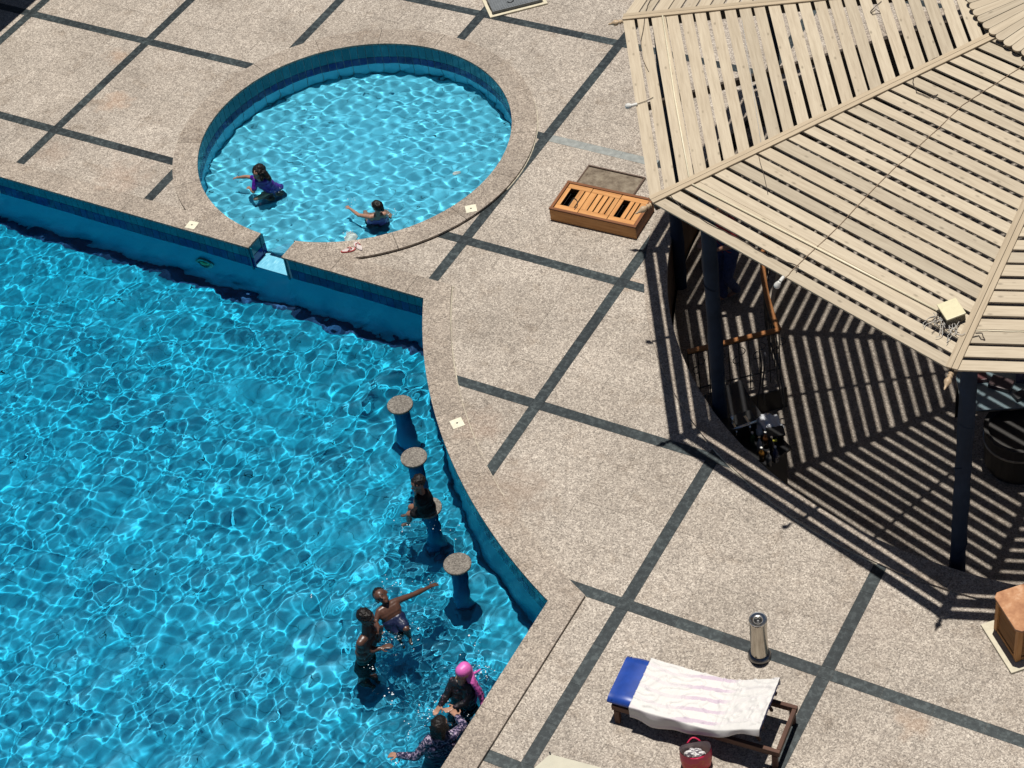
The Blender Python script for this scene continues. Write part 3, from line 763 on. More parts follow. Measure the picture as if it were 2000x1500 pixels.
for path in (fr, cv):
    for z in (-.68, -.045): rput(MB().tube([p + Vector((0, 0, z)) for p in path], .011, 6), 'rail_bar', IRON)
    tot = sum((path[i + 1] - path[i]).length for i in range(len(path) - 1)); k = int(tot / .125)
    for i in range(k + 1):
        f = i / k * (len(path) - 1); a = int(min(f, len(path) - 2)); p = path[a].lerp(path[a + 1], f - a)
        rput(MB().tube([p + Vector((0, 0, -.895)), p + Vector((0, 0, -.01))], .008, 6), 'baluster', IRON)
    for i in range(0, k, 2):                 # scrolls between the balusters
        f = (i + 1) / k * (len(path) - 1); a = int(min(f, len(path) - 2)); p = path[a].lerp(path[a + 1], f - a); t = (path[a + 1] - path[a]).normalized()
        mb = MB()
        for sg in (-1, 1):
            pts = []
            for u in np.linspace(0, 1, 18):
                th = u * 4.2; r = .085 * (1 - u * .75)
                pts.append(p + t * sg * (.02 + r * math.sin(th)) + Vector((0, 0, -.30 + sg * .07 + r * math.cos(th))))
            mb.tube(pts, .006, 5)
        rput(mb, 'scroll', IRON)
# counter against the wall, below the landing
ct = empty('bar_counter', (*polar(GC, 5.1, rad(234)), ZPIT), 'black curved bar counter against the pit wall beside the railing', 'counter')
put(MB().prism(arc_pts(PC, R_PIT - .02, rad(224), rad(239), 14) + arc_pts(GC, 4.95, rad(239), rad(224), 14), ZPIT + .002, -.52), 'cabinet', DARKP, ct)
put(MB().prism(arc_pts(PC, R_PIT - .015, rad(223.6), rad(239.4), 14) + arc_pts(GC, 4.9, rad(239.4), rad(223.6), 14), -.518, -.48), 'worktop', plain('black_stone', (.02, .02, .021), .25), ct)
def on_ct(px, py, z=-.48): return at(px, py, z)
# coffee machine with chrome rail
cmh = empty('coffee_machine', on_ct(1443, 835), 'dark drinks machine with chrome grip bar on the bar counter', 'machine')
c0 = on_ct(1443, 835); a_, b_ = at(1424, 842, -.2), at(1477, 823, -.2); dr = (b_ - a_).normalized(); Rz = Matrix.Rotation(math.atan2(dr.y, dr.x), 3, 'Z'); md = (a_ + b_) / 2 - Vector((0, 0, .2 - .0))
def mput(mb, nm, mat, par=cmh, **k): return put(mb, nm, mat, par, **k)
sd = Vector((-dr.y, dr.x, 0))
mput(MB().box(md + sd * .12 + Vector((0, 0, .06)), (.40, .2, .28), Rz), 'machine_body', BLACK, bevel=.01)
mput(MB().tube([a_, b_], .02, 14), 'grip_bar', STEEL, smooth=True)
for u in (.25, .75):
    q = a_.lerp(b_, u); mput(MB().bar(q, q + sd * .14, .03, .03), 'bracket', STEEL); mput(MB().tube([q - Vector((0, 0, .03)), q - Vector((0, 0, .14))], .016, 10), 'spout', STEEL, smooth=True)
q = at(1429, 815, -.1); mput(MB().tube([q - Vector((0, 0, .2)), q + Vector((0, 0, .02))], .022, 10), 'side_pillar', STEEL, smooth=True)
# crumpled plastic bag
bg_ = on_ct(1500, 842); mb = MB(); r_ = random.Random(3)
bmx = bmesh.new(); bmesh.ops.create_icosphere(bmx, subdivisions=4, radius=.16)
for v in bmx.verts:
    n = v.co.normalized(); k = 1 + .16 * math.sin(7 * n.x + 3 * n.y) * math.sin(6 * n.z + 2) + .10 * math.sin(15 * n.y + 9 * n.x) + .06 * math.sin(25 * n.z)
    v.co = Vector((n.x * .17 * k, n.y * .15 * k, max(n.z * .13 * k, -.085) + .085))
me = bpy.data.meshes.new('plastic_bag'); bmx.to_mesh(me); bmx.free(); me.materials.append(NT('clear_plastic').base((.55, .56, .58)).rough(.15, 0, .8).m); me.polygons.foreach_set('use_smooth', [True] * len(me.polygons))
tag(link('plastic_bag', me, None, bg_), 'crumpled grey plastic bag on the bar counter', 'bag')
BOT = [('green', (.02, .07, .03)), ('clear', (.35, .36, .36)), ('brown', (.10, .04, .015)), ('black', (.012, .012, .014)), ('amber', (.22, .1, .02)), ('grey', (.14, .14, .14)), ('blue', (.02, .04, .10))]
for k, (px, py) in enumerate(((1470, 868), (1484, 880), (1496, 872), (1508, 884), (1488, 898), (1502, 908), (1515, 900))):
    q = on_ct(px, py); hgt = .2 + .02 * (k % 4); nm, cc = BOT[k]; r = .036
    b = empty('bottle', q, nm + ' glass bottle with cap standing on the bar counter', 'bottle', 'bottles on the bar counter')
    MB().lathe([(r, 0), (r, hgt * .6), (r * .8, hgt * .7), (.014, hgt * .82), (.013, hgt)], 14).build('glass', NT('glass_' + nm).base(cc).rough(.08, 0, .6).m, b, smooth=True)
    MB().lathe([(.016, hgt), (.016, hgt + .02), (1e-5, hgt + .021)], 12).build('cap', STEEL if k % 2 else WHITEP, b)
tray = tag(MB().box((0, 0, .012), (.07, .03, .02), Matrix.Rotation(.6, 3, 'Z')).build('yellow_packet', plain('yellow_card', (.55, .5, .06), .4), None, loc=at(1512, 862, -.3)), 'small yellow packet lying on the black tray', 'packet')
tr2 = empty('black_tray', on_ct(1512, 862), 'black raised tray behind the bottles on the counter', 'tray')
put(MB().box(Vector(on_ct(1512, 862)) + Vector((0, 0, .165)), (.26, .16, .022), Matrix.Rotation(.6, 3, 'Z')), 'top', BLACK, tr2)
for sx in (-.1, .1): put(MB().box(Vector(on_ct(1512, 862)) + Matrix.Rotation(.6, 3, 'Z') @ Vector((sx, 0, .077)), (.02, .12, .154), Matrix.Rotation(.6, 3, 'Z')), 'leg', BLACK, tr2)
# hoses hanging down from the railing
for k, (x0_, y0_, x1_, y1_) in enumerate(((1483, 684, 1484, 800), (1490, 690, 1496, 790), (1517, 690, 1526, 790), (1524, 700, 1530, 800))):
    a_, b_ = at(x0_, y0_, -.12), at(x1_, y1_, -1.0)
    pts = [a_.lerp(b_, u) + Vector((.02 * math.sin(u * 5 + k), .02 * math.sin(u * 4 + 2 * k), .05 * math.sin(u * 3.14))) for u in np.linspace(0, 1, 14)]
    h_ = MB(); c_ = pts[-1].copy(); h_.tube([p - c_ for p in pts], .011, 8)
    tag(h_.build('hose', plain('grey_hose', (.045, .045, .05), .35), None, smooth=True, loc=c_), ('grey hose hanging from the front handrail closest to the post', 'grey hose hanging straight beside the hose next to the post', 'grey hose looped at the rail corner above the plastic bag', 'outermost grey hose hanging past the rail corner')[k], 'hose', 'hoses on the railing')
# glass-topped table and barrel at the right
tc = at(1950, 768, -.45)
tb = empty('display_table', (tc.x, tc.y, ZPIT), 'glossy pale glass-topped table behind the right gazebo post', 'table', rz=rad(27))
GLT = NT('pale_glass').base((.15, .20, .215)).rough(.08, 0, .9).m
MB().box((.1, .1, .80), (1.15, .75, .02)).build('table_top', GLT, tb, bevel=.004)
MB().box((.1, .1, .765), (1.1, .7, .045)).build('apron', STEELD, tb)
for sx in (-.42, .62):
    for sy in (-.22, .42): MB().box((sx, sy, .37), (.05, .05, .742)).build('leg', BLACK, tb)
for k, (ux, uy, ss) in enumerate(((.05, .12, .2), (.35, .2, .16), (-.2, .25, .14), (.25, -.1, .12))):
    o = tag(MB().box((0, 0, .03), (ss * 1.4, ss, .06), Matrix.Rotation(.3 * k, 3, 'Z')).build('food_tray', plain('dark_tray', ((.05, .03, .03), (.03, .03, .06), (.09, .03, .03), (.02, .02, .02))[k], .4), None, bevel=.01), ('dark brown', 'dark blue', 'dull red', 'black')[k] + ' food tray on the glass-topped table', 'tray', 'trays on the table')
    o.location = Matrix.Translation((tc.x, tc.y, ZPIT)) @ Matrix.Rotation(rad(27), 4, 'Z') @ Vector((ux, uy, .81))
bc = at(1985, 905, ZPIT)
br = empty('round_tub', (bc.x, bc.y, ZPIT), 'large dark round tub on the sunken floor beside the table', 'tub')
MB().lathe([(.36, 0.004), (.40, .1), (.42, .5), (.41, .62), (.43, .63), (.43, .66), (.38, .66), (.37, .6), (1e-5, .6)], 32).build('shell', plain('dark_tub', (.022, .019, .016), .6), br, smooth=False)
MB().lathe([(.423, .45), (.428, .455), (.428, .48), (.42, .485)], 32).build('hoop', STEELD, br)

# ------------------------------------------------------------------ pool stools
ZST = -.215
STOOLS = [(at(781, 789, ZST), 'farthest from the seated child, next to the far pool wall'), (at(808, 892, ZST), 'between the outermost stool and the seated child'), (at(836, 990, ZST), 'with a child in black sitting on it'), (at(893, 1100, ZST), 'beside the swimmer with outstretched arm')]
STLAB = ['round speckled stone pool stool closest to the far blue wall', 'empty round pool stool right behind the child in black', 'round pool stool with the child in black sitting on it', 'empty round pool stool close to the boy with outstretched arm']
COLM = tilemat('blue_column', (.008, .16, .32), .3)
def stool_top():
    return MB().lathe([(.10, -.07), (.155, -.045), (.166, -.03), (.168, -.008), (.162, 0), (1e-5, .002)], 36)
stm = stool_top().mesh('seat', GRAN_STOOL); autosm = stm.polygons.foreach_set('use_smooth', [False] * len(stm.polygons))
scm = MB().lathe([(.115, ZM - ZST + .002), (.105, ZM - ZST + .03), (.10, ZM - ZST + .05), (.10, -.07)], 24).mesh('column', COLM, True)
for (q, _), lab in zip(STOOLS, STLAB):
    s = empty('pool_stool', (q.x, q.y, ZST), lab, 'stool', 'stone stools in the pool')
    receive(link('seat', stm, s), link('column', scm, s))

# ------------------------------------------------------------------ lounger, towel, bag
LO = Vector((17.393, -11.081, 0)); LU = Vector((19.238 - 17.393, -10.924 + 11.081, 0)).normalized(); LANG = math.atan2(LU.y, LU.x)
lg = empty('sun_lounger', LO, 'dark brown wooden sun lounger with blue mattress and raised backrest', 'sun lounger', rz=LANG)
LL, LW, LH = 1.85, .63, .30
def lb(name, c, s, mat=BROWN, par=lg, R=None):
    o = MB().box((0, 0, 0), s).build(name, mat, par, bevel=.006); o.location = c
    if R is not None: o.rotation_euler = R
    return o
for y in (.025, LW - .025): lb('side_rail', (LL / 2, y, LH - .04), (LL, .045, .08))
for x in (.02, LL - .025): o = lb('end_rail', (x, LW / 2, LH - .041), (LW - .1, .045, .075), R=(0, 0, rad(90)))
lb('cross_bar', (1.16, LW / 2, LH - .05), (LW - .1, .05, .05), R=(0, 0, rad(90)))
for x in (.05, LL - .055):
    for y in (.025, LW - .025): lb('leg', (x, y, (LH - .082) / 2), (LH - .084, .05, .06), R=(0, rad(90), 0))
for k in range(9): lb('bed_slat', (.11 + .118 * k, LW / 2, LH + .002), (LW - .03, .07, .018), R=(0, 0, rad(90)))
HING, BL, BA = 1.12, .60, rad(27)
for y in (.1, LW - .1): lb('backrest_rail', (HING + BL / 2 * math.cos(BA), y, LH - .02 + BL / 2 * math.sin(BA)), (BL, .04, .035), R=(0, -BA, 0))
for k in range(5):
    u = .08 + .115 * k; lb('backrest_slat', (HING + u * math.cos(BA), LW / 2, LH + .005 + u * math.sin(BA)), (LW - .12, .07, .016), R=(rad(0), 0, rad(90)))
lb('backrest_prop', (HING + .44, LW - .12, LH + .05), (.22, .03, .03), R=(0, rad(65), 0)); lb('backrest_prop', (HING + .44, .12, LH + .05), (.22, .03, .03), R=(0, rad(65), 0))
def prof(u, top):                       # mattress centre line: x, z and slope
    b = LH + .012 + top
    if u < HING - .1: return u, b
    if u < HING + .1:
        t = (u - HING + .1) / .2; a = BA * t * t * .5 * .2; return u, b + a
    x1, z1 = HING + .1, b + BA * .1; d = u - HING - .1
    return x1 + d * math.cos(BA), z1 + d * math.sin(BA)
BLUE = plain('blue_vinyl', (.012, .05, .27), .38, var=.2, scale=6)
mb = MB(); nu, nv = 48, 14; MT = .075; UEND = HING + .58
def mat_pt(u, v, top):
    x, z = prof(u, MT if top else 0.0)
    pil = .0 if u > .30 else .022 * math.sin(math.pi * min(1, max(0, u / .30))) 
    ed = min(v, 1 - v) * LW; rr = min(1, ed / .035); rnd = (1 - math.sqrt(max(0, 1 - (1 - rr) ** 2))) * .03
    eu = min(1, (u + .06) / .03); 
    return Vector((x, .01 + v * (LW - .02), z + ((pil - rnd) if top else rnd * .6)))
us = np.linspace(-.045, UEND, nu); vs_ = np.linspace(0, 1, nv)
V = [mat_pt(u, v, True) for u in us for v in vs_] + [mat_pt(u, v, False) for u in us for v in vs_]
Fq = []; N = nu * nv
for i in range(nu - 1):
    for j in range(nv - 1):
        a = i * nv + j; Fq += [(a, a + 1, a + nv + 1, a + nv), (N + a, N + a + nv, N + a + nv + 1, N + a + 1)]
for i in range(nu - 1): Fq += [(i * nv, (i + 1) * nv, N + (i + 1) * nv, N + i * nv), (i * nv + nv - 1, N + i * nv + nv - 1, N + (i + 1) * nv + nv - 1, (i + 1) * nv + nv - 1)]
for j in range(nv - 1): Fq += [(j, N + j, N + j + 1, j + 1), ((nu - 1) * nv + j, (nu - 1) * nv + j + 1, N + (nu - 1) * nv + j + 1, N + (nu - 1) * nv + j)]
mb.add(V, Fq); autosmooth(mb.build('mattress', BLUE, lg, smooth=True), 60)
mb = MB().tube([(.0 + .005, .02 + v * (LW - .04), LH + .012 + MT - .012 + .0) for v in np.linspace(0, 1, 8)], .006, 6); mb.build('piping', BLUE, lg, smooth=True)
# towel
t = NT('striped_towel'); uv = t.n('TexCoord').outputs['UV']; sp = t.n('SeparateXYZ'); t.l(uv, sp.inputs[0])
st = t.math('SINE', t.math('MULTIPLY', sp.outputs[1], 2 * math.pi * 6.2)); fine = t.noise(t.obj(), 260, 2, .5)
cen = t.ramp(sp.outputs[0], [(0.0, (.3,) * 3), (.28, (.34,) * 3), (.40, (1,) * 3), (.60, (1,) * 3), (.68, (.12,) * 3), (1, (.10,) * 3)])
fac = t.mix(1.0, t.ramp(st, [(.45, (0, 0, 0)), (.62, (1, 1, 1))]), cen, 'MULTIPLY')
cc = t.mix(fac, (.66, .635, .60), (.545, .455, .51)); cc = t.mix(1.0, cc, t.ramp(fine, [(.3, (.9,) * 3), (.7, (1.05,) * 3)]), 'MULTIPLY')
t.base(cc).rough(.95, 0, .1); t.bump(fine, .2, .003)
TU0, TU1 = .22, UEND + .02; nu, nv = 150, 100; Wt = LW + .32
V = np.zeros((nu, nv, 3)); UVc = np.zeros((nu, nv, 2))
wr = np.random.default_rng(4); wr_d = [(wr.uniform(0, 6.28), wr.uniform(3, 14), wr.uniform(0, 6.28), wr.uniform(.5, 1)) for _ in range(14)]
for i in range(nu):
    for j in range(nv):
        u = TU0 + (TU1 - TU0) * i / (nu - 1); s = -.15 - .06 * math.sin(u * 3.3) * (u > .2) + (Wt - .07) * j / (nv - 1) + .015 * math.sin(u * 9)
        x, z = prof(u, MT); y = s; dz = 0
        if s < .008:                          # hangs down on the near side
            d = .008 - s; y = -.012 - .02 * (1 - math.exp(-d / .04)) - .012 * math.sin(u * 16) * min(1, d / .1); dz = -max(0, d - .02)
        elif s > LW - .008:
            d = s - LW + .008; y = LW + .012 * (1 - math.exp(-d / .04)); dz = -max(0, d - .02)
        wv = 0
        for th, k, ph, a in wr_d: wv += a * math.sin(k * (math.cos(th) * u * 1.6 + math.sin(th) * s * 2.2) + ph)
        nz = mnoise.noise(Vector((u * 5.0 + s * 1.5, s * 9.0 - u * 2, 3.1))); nz2 = mnoise.noise(Vector((u * 16 - s * 5, s * 13, 7.7))); rdg = .020 * max(0, 1 - abs(nz) * 5) ** 2 + .008 * max(0, 1 - abs(nz2) * 6) ** 2
        fold = rdg * (1 if s > .03 else .4) + .007 * math.exp(-((u - .60 - .1 * s) / .012) ** 2) * (0 < s < .5) + .006 * math.exp(-((u - 1.17 + .05 * s) / .015) ** 2) + .005 * math.exp(-((u - 1.22 - .08 * s) / .012) ** 2) + .006 * math.exp(-((u - .50 - .16 * s) / .010) ** 2) * (s < .35)
        edge = min(1, s / .04) if s > 0 else 0
        V[i, j] = (x - math.sin(BA if u > HING else 0) * .010, y, z + .010 + dz + .0026 * abs(wv) + fold * max(edge, .2) + .004 * math.sin(s * 60) * (u > HING - .08) * (u < HING + .12))
        UVc[i, j] = ((u - TU0) / (TU1 - TU0), j / (nv - 1))
me = bpy.data.meshes.new('beach_towel'); Fq = [(i * nv + j, (i + 1) * nv + j, (i + 1) * nv + j + 1, i * nv + j + 1) for i in range(nu - 1) for j in range(nv - 1)]
me.from_pydata(V.reshape(-1, 3).tolist(), [], Fq); ul = me.uv_layers.new(name='uv'); li = np.array([l.vertex_index for l in me.loops]); ul.data.foreach_set('uv', UVc.reshape(-1, 2)[li].ravel())
me.polygons.foreach_set('use_smooth', [True] * len(me.polygons)); me.materials.append(t.m)
tw = tag(link('beach_towel', me), 'white beach towel with faint lilac stripes spread over the sun lounger', 'towel'); tw.location = LO; tw.rotation_euler = (0, 0, LANG)
sm = tw.modifiers.new('thick', 'SOLIDIFY'); sm.thickness = .006; sm.offset = 1

bq = at(1361, 1494, 0)
bag = empty('tote_bag', (bq.x, bq.y, 0), 'red tote bag with orange print standing open beside the sun lounger', 'bag', rz=rad(35))
t = NT('red_bag_fabric'); o_ = t.obj(); sp = t.n('SeparateXYZ'); t.l(o_, sp.inputs[0]); wv = t.noise(o_, 9, 2, .5)
f = t.ramp(t.math('ADD', t.math('MULTIPLY', sp.outputs[2], 6.0), t.math('MULTIPLY', wv, 2.4)), [(.0, (.45, .06, .012)), (.34, (.50, .085, .015)), (.345, (.36, .008, .03)), (.60, (.36, .008, .03)), (.61, (.46, .05, .012)), (.68, (.40, .01, .04)), (1, (.38, .012, .045))])
t.b.inputs['Base Color'].default_value = (.4, .01, .04, 1)
sc_ = t.math('MULTIPLY', t.math('ADD', t.math('MULTIPLY', sp.outputs[2], 2.2), t.math('MULTIPLY', t.math('SUBTRACT', wv, .5), .9)), 1.0)
f = t.ramp(sc_, [(0.0, (.42, .05, .012)), (.16, (.50, .10, .015)), (.18, (.50, .018, .03)), (.30, (.50, .018, .03)), (.32, (.52, .08, .02)), (.38, (.50, .012, .06)), (1, (.50, .015, .07))])
t.base(f).rough(.45)
LIN = plain('grey_lining', (.50, .40, .38), .8)
def bag_ring(a, b, z, n=32, sag=0.0): return [(a * math.copysign(abs(math.cos(q)) ** .8, math.cos(q)), b * math.copysign(abs(math.sin(q)) ** .8, math.sin(q)), z + sag * math.cos(2 * q)) for q in [2 * math.pi * i / n for i in range(n)]]
mb = MB(); rings = [bag_ring(.13, .085, 0.004), bag_ring(.15, .10, .03), bag_ring(.165, .105, .12), bag_ring(.168, .10, .22), bag_ring(.165, .095, .30, sag=.02)]
vs = [p for r in rings for p in r]; n = 32
mb.add(vs, [(i * n + k, i * n + (k + 1) % n, (i + 1) * n + (k + 1) % n, (i + 1) * n + k) for i in range(len(rings) - 1) for k in range(n)] + [tuple(range(n))])
mb.build('shell', t.m, bag, smooth=True)
mb = MB(); rings = [bag_ring(.16, .09, .298, sag=.02), bag_ring(.155, .085, .2), bag_ring(.15, .085, .1), bag_ring(.13, .075, .02)]
vs = [p for r in rings for p in r]; mb.add(vs, [(i * n + k, i * n + (k + 1) % n, (i + 1) * n + (k + 1) % n, (i + 1) * n + k) for i in range(len(rings) - 1) for k in range(n)] + [tuple(3 * n + k for k in range(n))]); mb.build('lining', LIN, bag, smooth=True)
for sg in (-1, 1): MB().tube([(-.07 + .14 * u, sg * (.095 + .035 * math.sin(math.pi * u)), .27 + .035 * math.sin(math.pi * u)) for u in np.linspace(0, 1, 12)], .009, 6).build('handle', t.m, bag, smooth=True)
bmx = bmesh.new(); bmesh.ops.create_icosphere(bmx, subdivisions=3, radius=.07)
for v in bmx.verts: v.co *= 1 + .25 * math.sin(17 * v.co.x * 5) * math.sin(14 * v.co.y * 5)
me = bpy.data.meshes.new('crumpled_cloth'); bmx.to_mesh(me); bmx.free()
t = NT('printed_cloth'); t.base(t.ramp(t.noise(t.obj(), 45, 2, .5), [(.46, (.62, .60, .58)), (.54, (.12, .10, .12))])).rough(.8); me.materials.append(t.m)
cl = tag(link('crumpled_cloth', me), 'crumpled white printed cloth stuffed inside the red bag', 'cloth'); cl.location = (bq.x - .01, bq.y + .0, .19); cl.scale = (1.5, .9, .8); cl.rotation_euler = (0, 0, rad(35))

# ------------------------------------------------------------------ ash bin
q = at(1484, 1282, 0)
ab = empty('ash_bin', (q.x, q.y, 0), 'tall stainless steel ash bin standing on the terrace beside the lounger', 'ash bin')
BODY = NT('stained_steel'); nn = BODY.noise(BODY.scaled(BODY.obj(), (1, 1, .12)), 30, 4, .6); BODY.base(BODY.ramp(nn, [(.3, (.36, .33, .28)), (.7, (.62, .59, .53))])).rough(.28, 1.0)
MB().lathe([(.12, .003), (.125, .012), (.125, .05), (.112, .062), (.104, .075)], 36).build('base', STEELD, ab, smooth=True)
autosmooth(MB().lathe([(.098, .06), (.094, .08), (.094, .60), (.097, .61), (.097, .635)], 40).build('body', BODY.m, ab, smooth=True))
autosmooth(MB().lathe([(.099, .622), (.099, .65), (.094, .656), (.084, .655), (.078, .645), (.05, .633), (.03, .632)], 40).build('rim', STEEL, ab, smooth=True))
MB().lathe([(.06, .6335), (.035, .636), (.026, .645), (.012, .648), (1e-5, .648)], 24).build('ash_hole', BLACK, ab, smooth=True)
MB().box((0, -.094, .10), (.018, .008, .012)).build('latch', BLACK, ab)

# ------------------------------------------------------------------ wooden skimmer box with its lid behind
bx = empty('slotted_box', (12.92, -4.01, 0), 'low orange teak box with slotted boards on top beside the gazebo', 'box', rz=rad(2.4))
BW, BD, BH = 1.28, .62, .20
def bb(name, c, s, mat, rz=0): 
    o = MB().box((0, 0, 0), s).build(name, mat, bx, bevel=.004); o.location = c; o.rotation_euler = (0, 0, rz); return o
for y in (.012, BD - .012): bb('side_board', (BW / 2, y, BH / 2 - .005), (BW, .022, BH - .012), TEAK)
for x in (.012, BW - .012): bb('end_board', (x, BD / 2, BH / 2 - .006), (BD - .05, .022, BH - .014), TEAKD, rad(90))
for y in (.018, BD - .018): bb('top_rim', (BW / 2, y, BH + .004), (BW + .012, .042, .024), TEAKD)
for x in (.018, BW - .018): bb('top_rim', (x, BD / 2, BH + .0035), (BD - .082, .042, .023), TEAKD, rad(90))
bb('floor', (BW / 2, BD / 2, .02), (BW - .06, BD - .06, .02), BLACK)
for y in (.085, BD - .085):
    for (x0_, x1_) in ((.045, .40), (.405, .835), (.84, BW - .045)): bb('panel_rail', ((x0_ + x1_) / 2, y, BH - .006), (x1_ - x0_ - .004, .085, .02), TEAK)
edges = [(.045, .105), (.235, .31), (.326, .40), (.405, .50), (.516, .585), (.601, .67), (.686, .755), (.771, .835), (.84, .90), (1.0, 1.06), (1.076, 1.135), (1.151, BW - .045)]
for (x0_, x1_) in edges: bb('panel_board', ((x0_ + x1_) / 2, BD / 2, BH - .0065), (BD - .259, x1_ - x0_ - .002, .019), TEAK, rad(90))
wr_ = MB().tube([(.22 + .05 * math.sin(u * 4) + .16 * u, .30 - .22 * u + .02 * math.sin(u * 9), BH + .012) for u in np.linspace(0, 1, 14)], .005, 5); wr_.build('cord', CABLE, bx, smooth=True)
ld = empty('box_lid', (12.9, -3.34, 0), 'mottled grey-brown lid with dark frame lying behind the slotted box', 'lid', rz=rad(1.5))
t = NT('mottled_board'); n1 = t.noise(t.pos(), 9, 5, .7); t.base(t.ramp(n1, [(.3, (.10, .075, .05)), (.5, (.19, .15, .105)), (.7, (.28, .235, .17))])).rough(.35)
MB().box((.44, .27, .018), (.85, .50, .012)).build('panel', t.m, ld)
for (c, s) in (((.44, .545, .02), (.88, .02, .03)), ((.44, .006, .02), (.88, .02, .03)), ((.01, .275, .0195), (.02, .51, .029)), ((.87, .275, .0195), (.02, .51, .029))): MB().box(c, s).build('frame', plain('grey_brown_edge', (.10, .06, .04), .5), ld, bevel=.003)

# ------------------------------------------------------------------ louvred cabinet
A_, B_ = Vector((20.623, -8.357)), Vector((20.982, -8.705)); dd = (B_ - A_).normalized(); nn_ = Vector((-dd.y, dd.x))      # nn_ points away from the camera side
cbx = empty('louvred_cabinet', (A_.x, A_.y, 0), 'orange wooden cabinet with louvred sides on a cream plinth', 'cabinet', rz=math.atan2(dd.y, dd.x))
CW, CH = .50, .60
MB().box((CW / 2, CW / 2, .015), (CW + .2, CW + .2, .03)).build('plinth', plain('cream_stone', (.52, .47, .35), .7), cbx, bevel=.004)
MB().box((CW / 2, CW / 2, .30), (CW - .08, CW - .08, .53)).build('core', BLACK, cbx)
def cb2(nm, c, s, m=TEAK, R=None):
    o = MB().box((0, 0, 0), s).build(nm, m, cbx, bevel=.004); o.location = c
    if R: o.rotation_euler = R
for (x, y) in ((.03, .03), (CW - .03, .03), (.03, CW - .03), (CW - .03, CW - .03)): cb2('corner_post', (x, y, .30), (.53, .06, .06), TEAK, (0, rad(90), 0))
for z in (.06, .54):
    for k in range(4):
        c = ((CW / 2, .02), (CW - .02, CW / 2), (CW / 2, CW - .02), (.02, CW / 2))[k]; cb2('panel_rail', (c[0], c[1], z), (CW - .125, .03, .05), TEAK, (0, 0, rad(90 * k)))
for k in range(4):
    for i in range(9):
        c = ((CW / 2, .028), (CW - .028, CW / 2), (CW / 2, CW - .028), (.028, CW / 2))[k]
        cb2('louvre', (c[0], c[1], .115 + .048 * i), (CW - .125, .034, .008), TEAK, (rad(48), 0, rad(90 * k)))
ch = .05; P_ = [(ch - .03, -.03), (CW + .03 - ch, -.03), (CW + .03, ch - .03), (CW + .03, CW + .03 - ch), (CW + .03 - ch, CW + .03), (ch - .03, CW + .03), (-.03, CW + .03 - ch), (-.03, ch - .03)]
t = NT('weathered_teak_top'); n1 = t.noise(t.obj(), 7, 4, .6); t.base(t.ramp(n1, [(.35, (.30, .125, .05)), (.52, (.42, .20, .09)), (.62, (.52, .30, .17)), (.7, (.36, .16, .07))])).rough(.5)
MB().prism(P_, .568, .60).build('top', t.m, cbx, bevel=.004)

# ------------------------------------------------------------------ hatch by the wading pool
hq = at(958, 37, 0); h1 = at(1065, 10, 0); hd = (h1 - hq); hd.z = 0; HL = hd.length + .04
ht = empty('floor_hatch', (hq.x, hq.y, 0), 'grey ribbed floor hatch with cream frame behind the wading pool', 'hatch', rz=math.atan2(hd.y, hd.x))
FRM = plain('cream_frame', (.56, .50, .36), .7)
for (c, s) in (((HL / 2, .025, .014), (HL, .05, .024)), ((HL / 2, HL - .025, .014), (HL, .05, .024)), ((.025, HL / 2, .0135), (.05, HL - .1, .023)), ((HL - .025, HL / 2, .0135), (.05, HL - .1, .023))): MB().box(c, s).build('frame', FRM, ht)
GREYM = plain('grey_metal', (.13, .14, .145), .5, var=.2)
MB().box((HL / 2, HL / 2, .04), (HL - .13, HL - .13, .075)).build('lid', GREYM, ht, bevel=.004)
for k in range(20): MB().box((.10 + (HL - .2) * k / 19, HL / 2, .08), (.012, HL - .16, .008)).build('rib', GREYM, ht)
MB().tube([(HL * .42 + .05 * math.sin(q), .22 + .04 * math.cos(q), .09) for q in np.linspace(0, 4.6, 14)], .006, 6).build('handle', BLACK, ht, smooth=True)

# ------------------------------------------------------------------ skimmer lids, sandals
for (px, py, ang, lab) in ((375, 440, 5, 'square cream skimmer lid beside the curved step left of the opening'), (920, 408, 38, 'square cream skimmer lid on the round coping of the wading pool'), (893, 827, 50, 'cream skimmer lid set in the curved coping of the main pool')):
    q = at(px, py, ZC); o = empty('skimmer_lid', (q.x, q.y, ZC), lab, 'skimmer lid', 'skimmer lids in the coping', rz=rad(ang))
    MB().box((0, 0, .003), (.155, .155, .010)).build('plate', plain('cream_lid', (.66, .62, .47), .5), o, bevel=.002)
    MB().lathe([(.012, .008), (.012, .0105), (1e-5, .0105)], 10).build('finger_hole', BLACK, o)
q = at(685, 488, ZC)
SOLE = [(.04 * math.sin(a) * (1 + .25 * math.cos(a)) , .105 * math.cos(a)) for a in np.linspace(0, 2 * math.pi, 22)[:-1]]
RED = plain('red_rubber', (.40, .03, .03), .5); PALE = plain('pale_rubber', (.52, .45, .42), .6)
for k, (dx, dy, rz, lab) in enumerate(((-.02, -.03, -50, 'red and white flip-flop lying flat on the coping'), (.07, .09, 60, 'pale flip-flop with red strap lying behind its pair'))):
    s = empty('flip_flop', (q.x + dx, q.y + dy, ZC), lab, 'sandal', 'pair of flip-flops', rz=rad(rz))
    MB().prism(SOLE[::-1], .001, .02).build('sole', PALE if k else RED, s, bevel=.003)
    MB().prism([(x * .8, y * .85) for x, y in SOLE][::-1], .0205, .0235).build('insole', PALE, s)
    for sg in (-1, 1): MB().tube([(0, .055, .022), (sg * .018, .03, .05), (sg * .036, -.01, .02)], .006, 6).build('strap', RED, s, smooth=True)

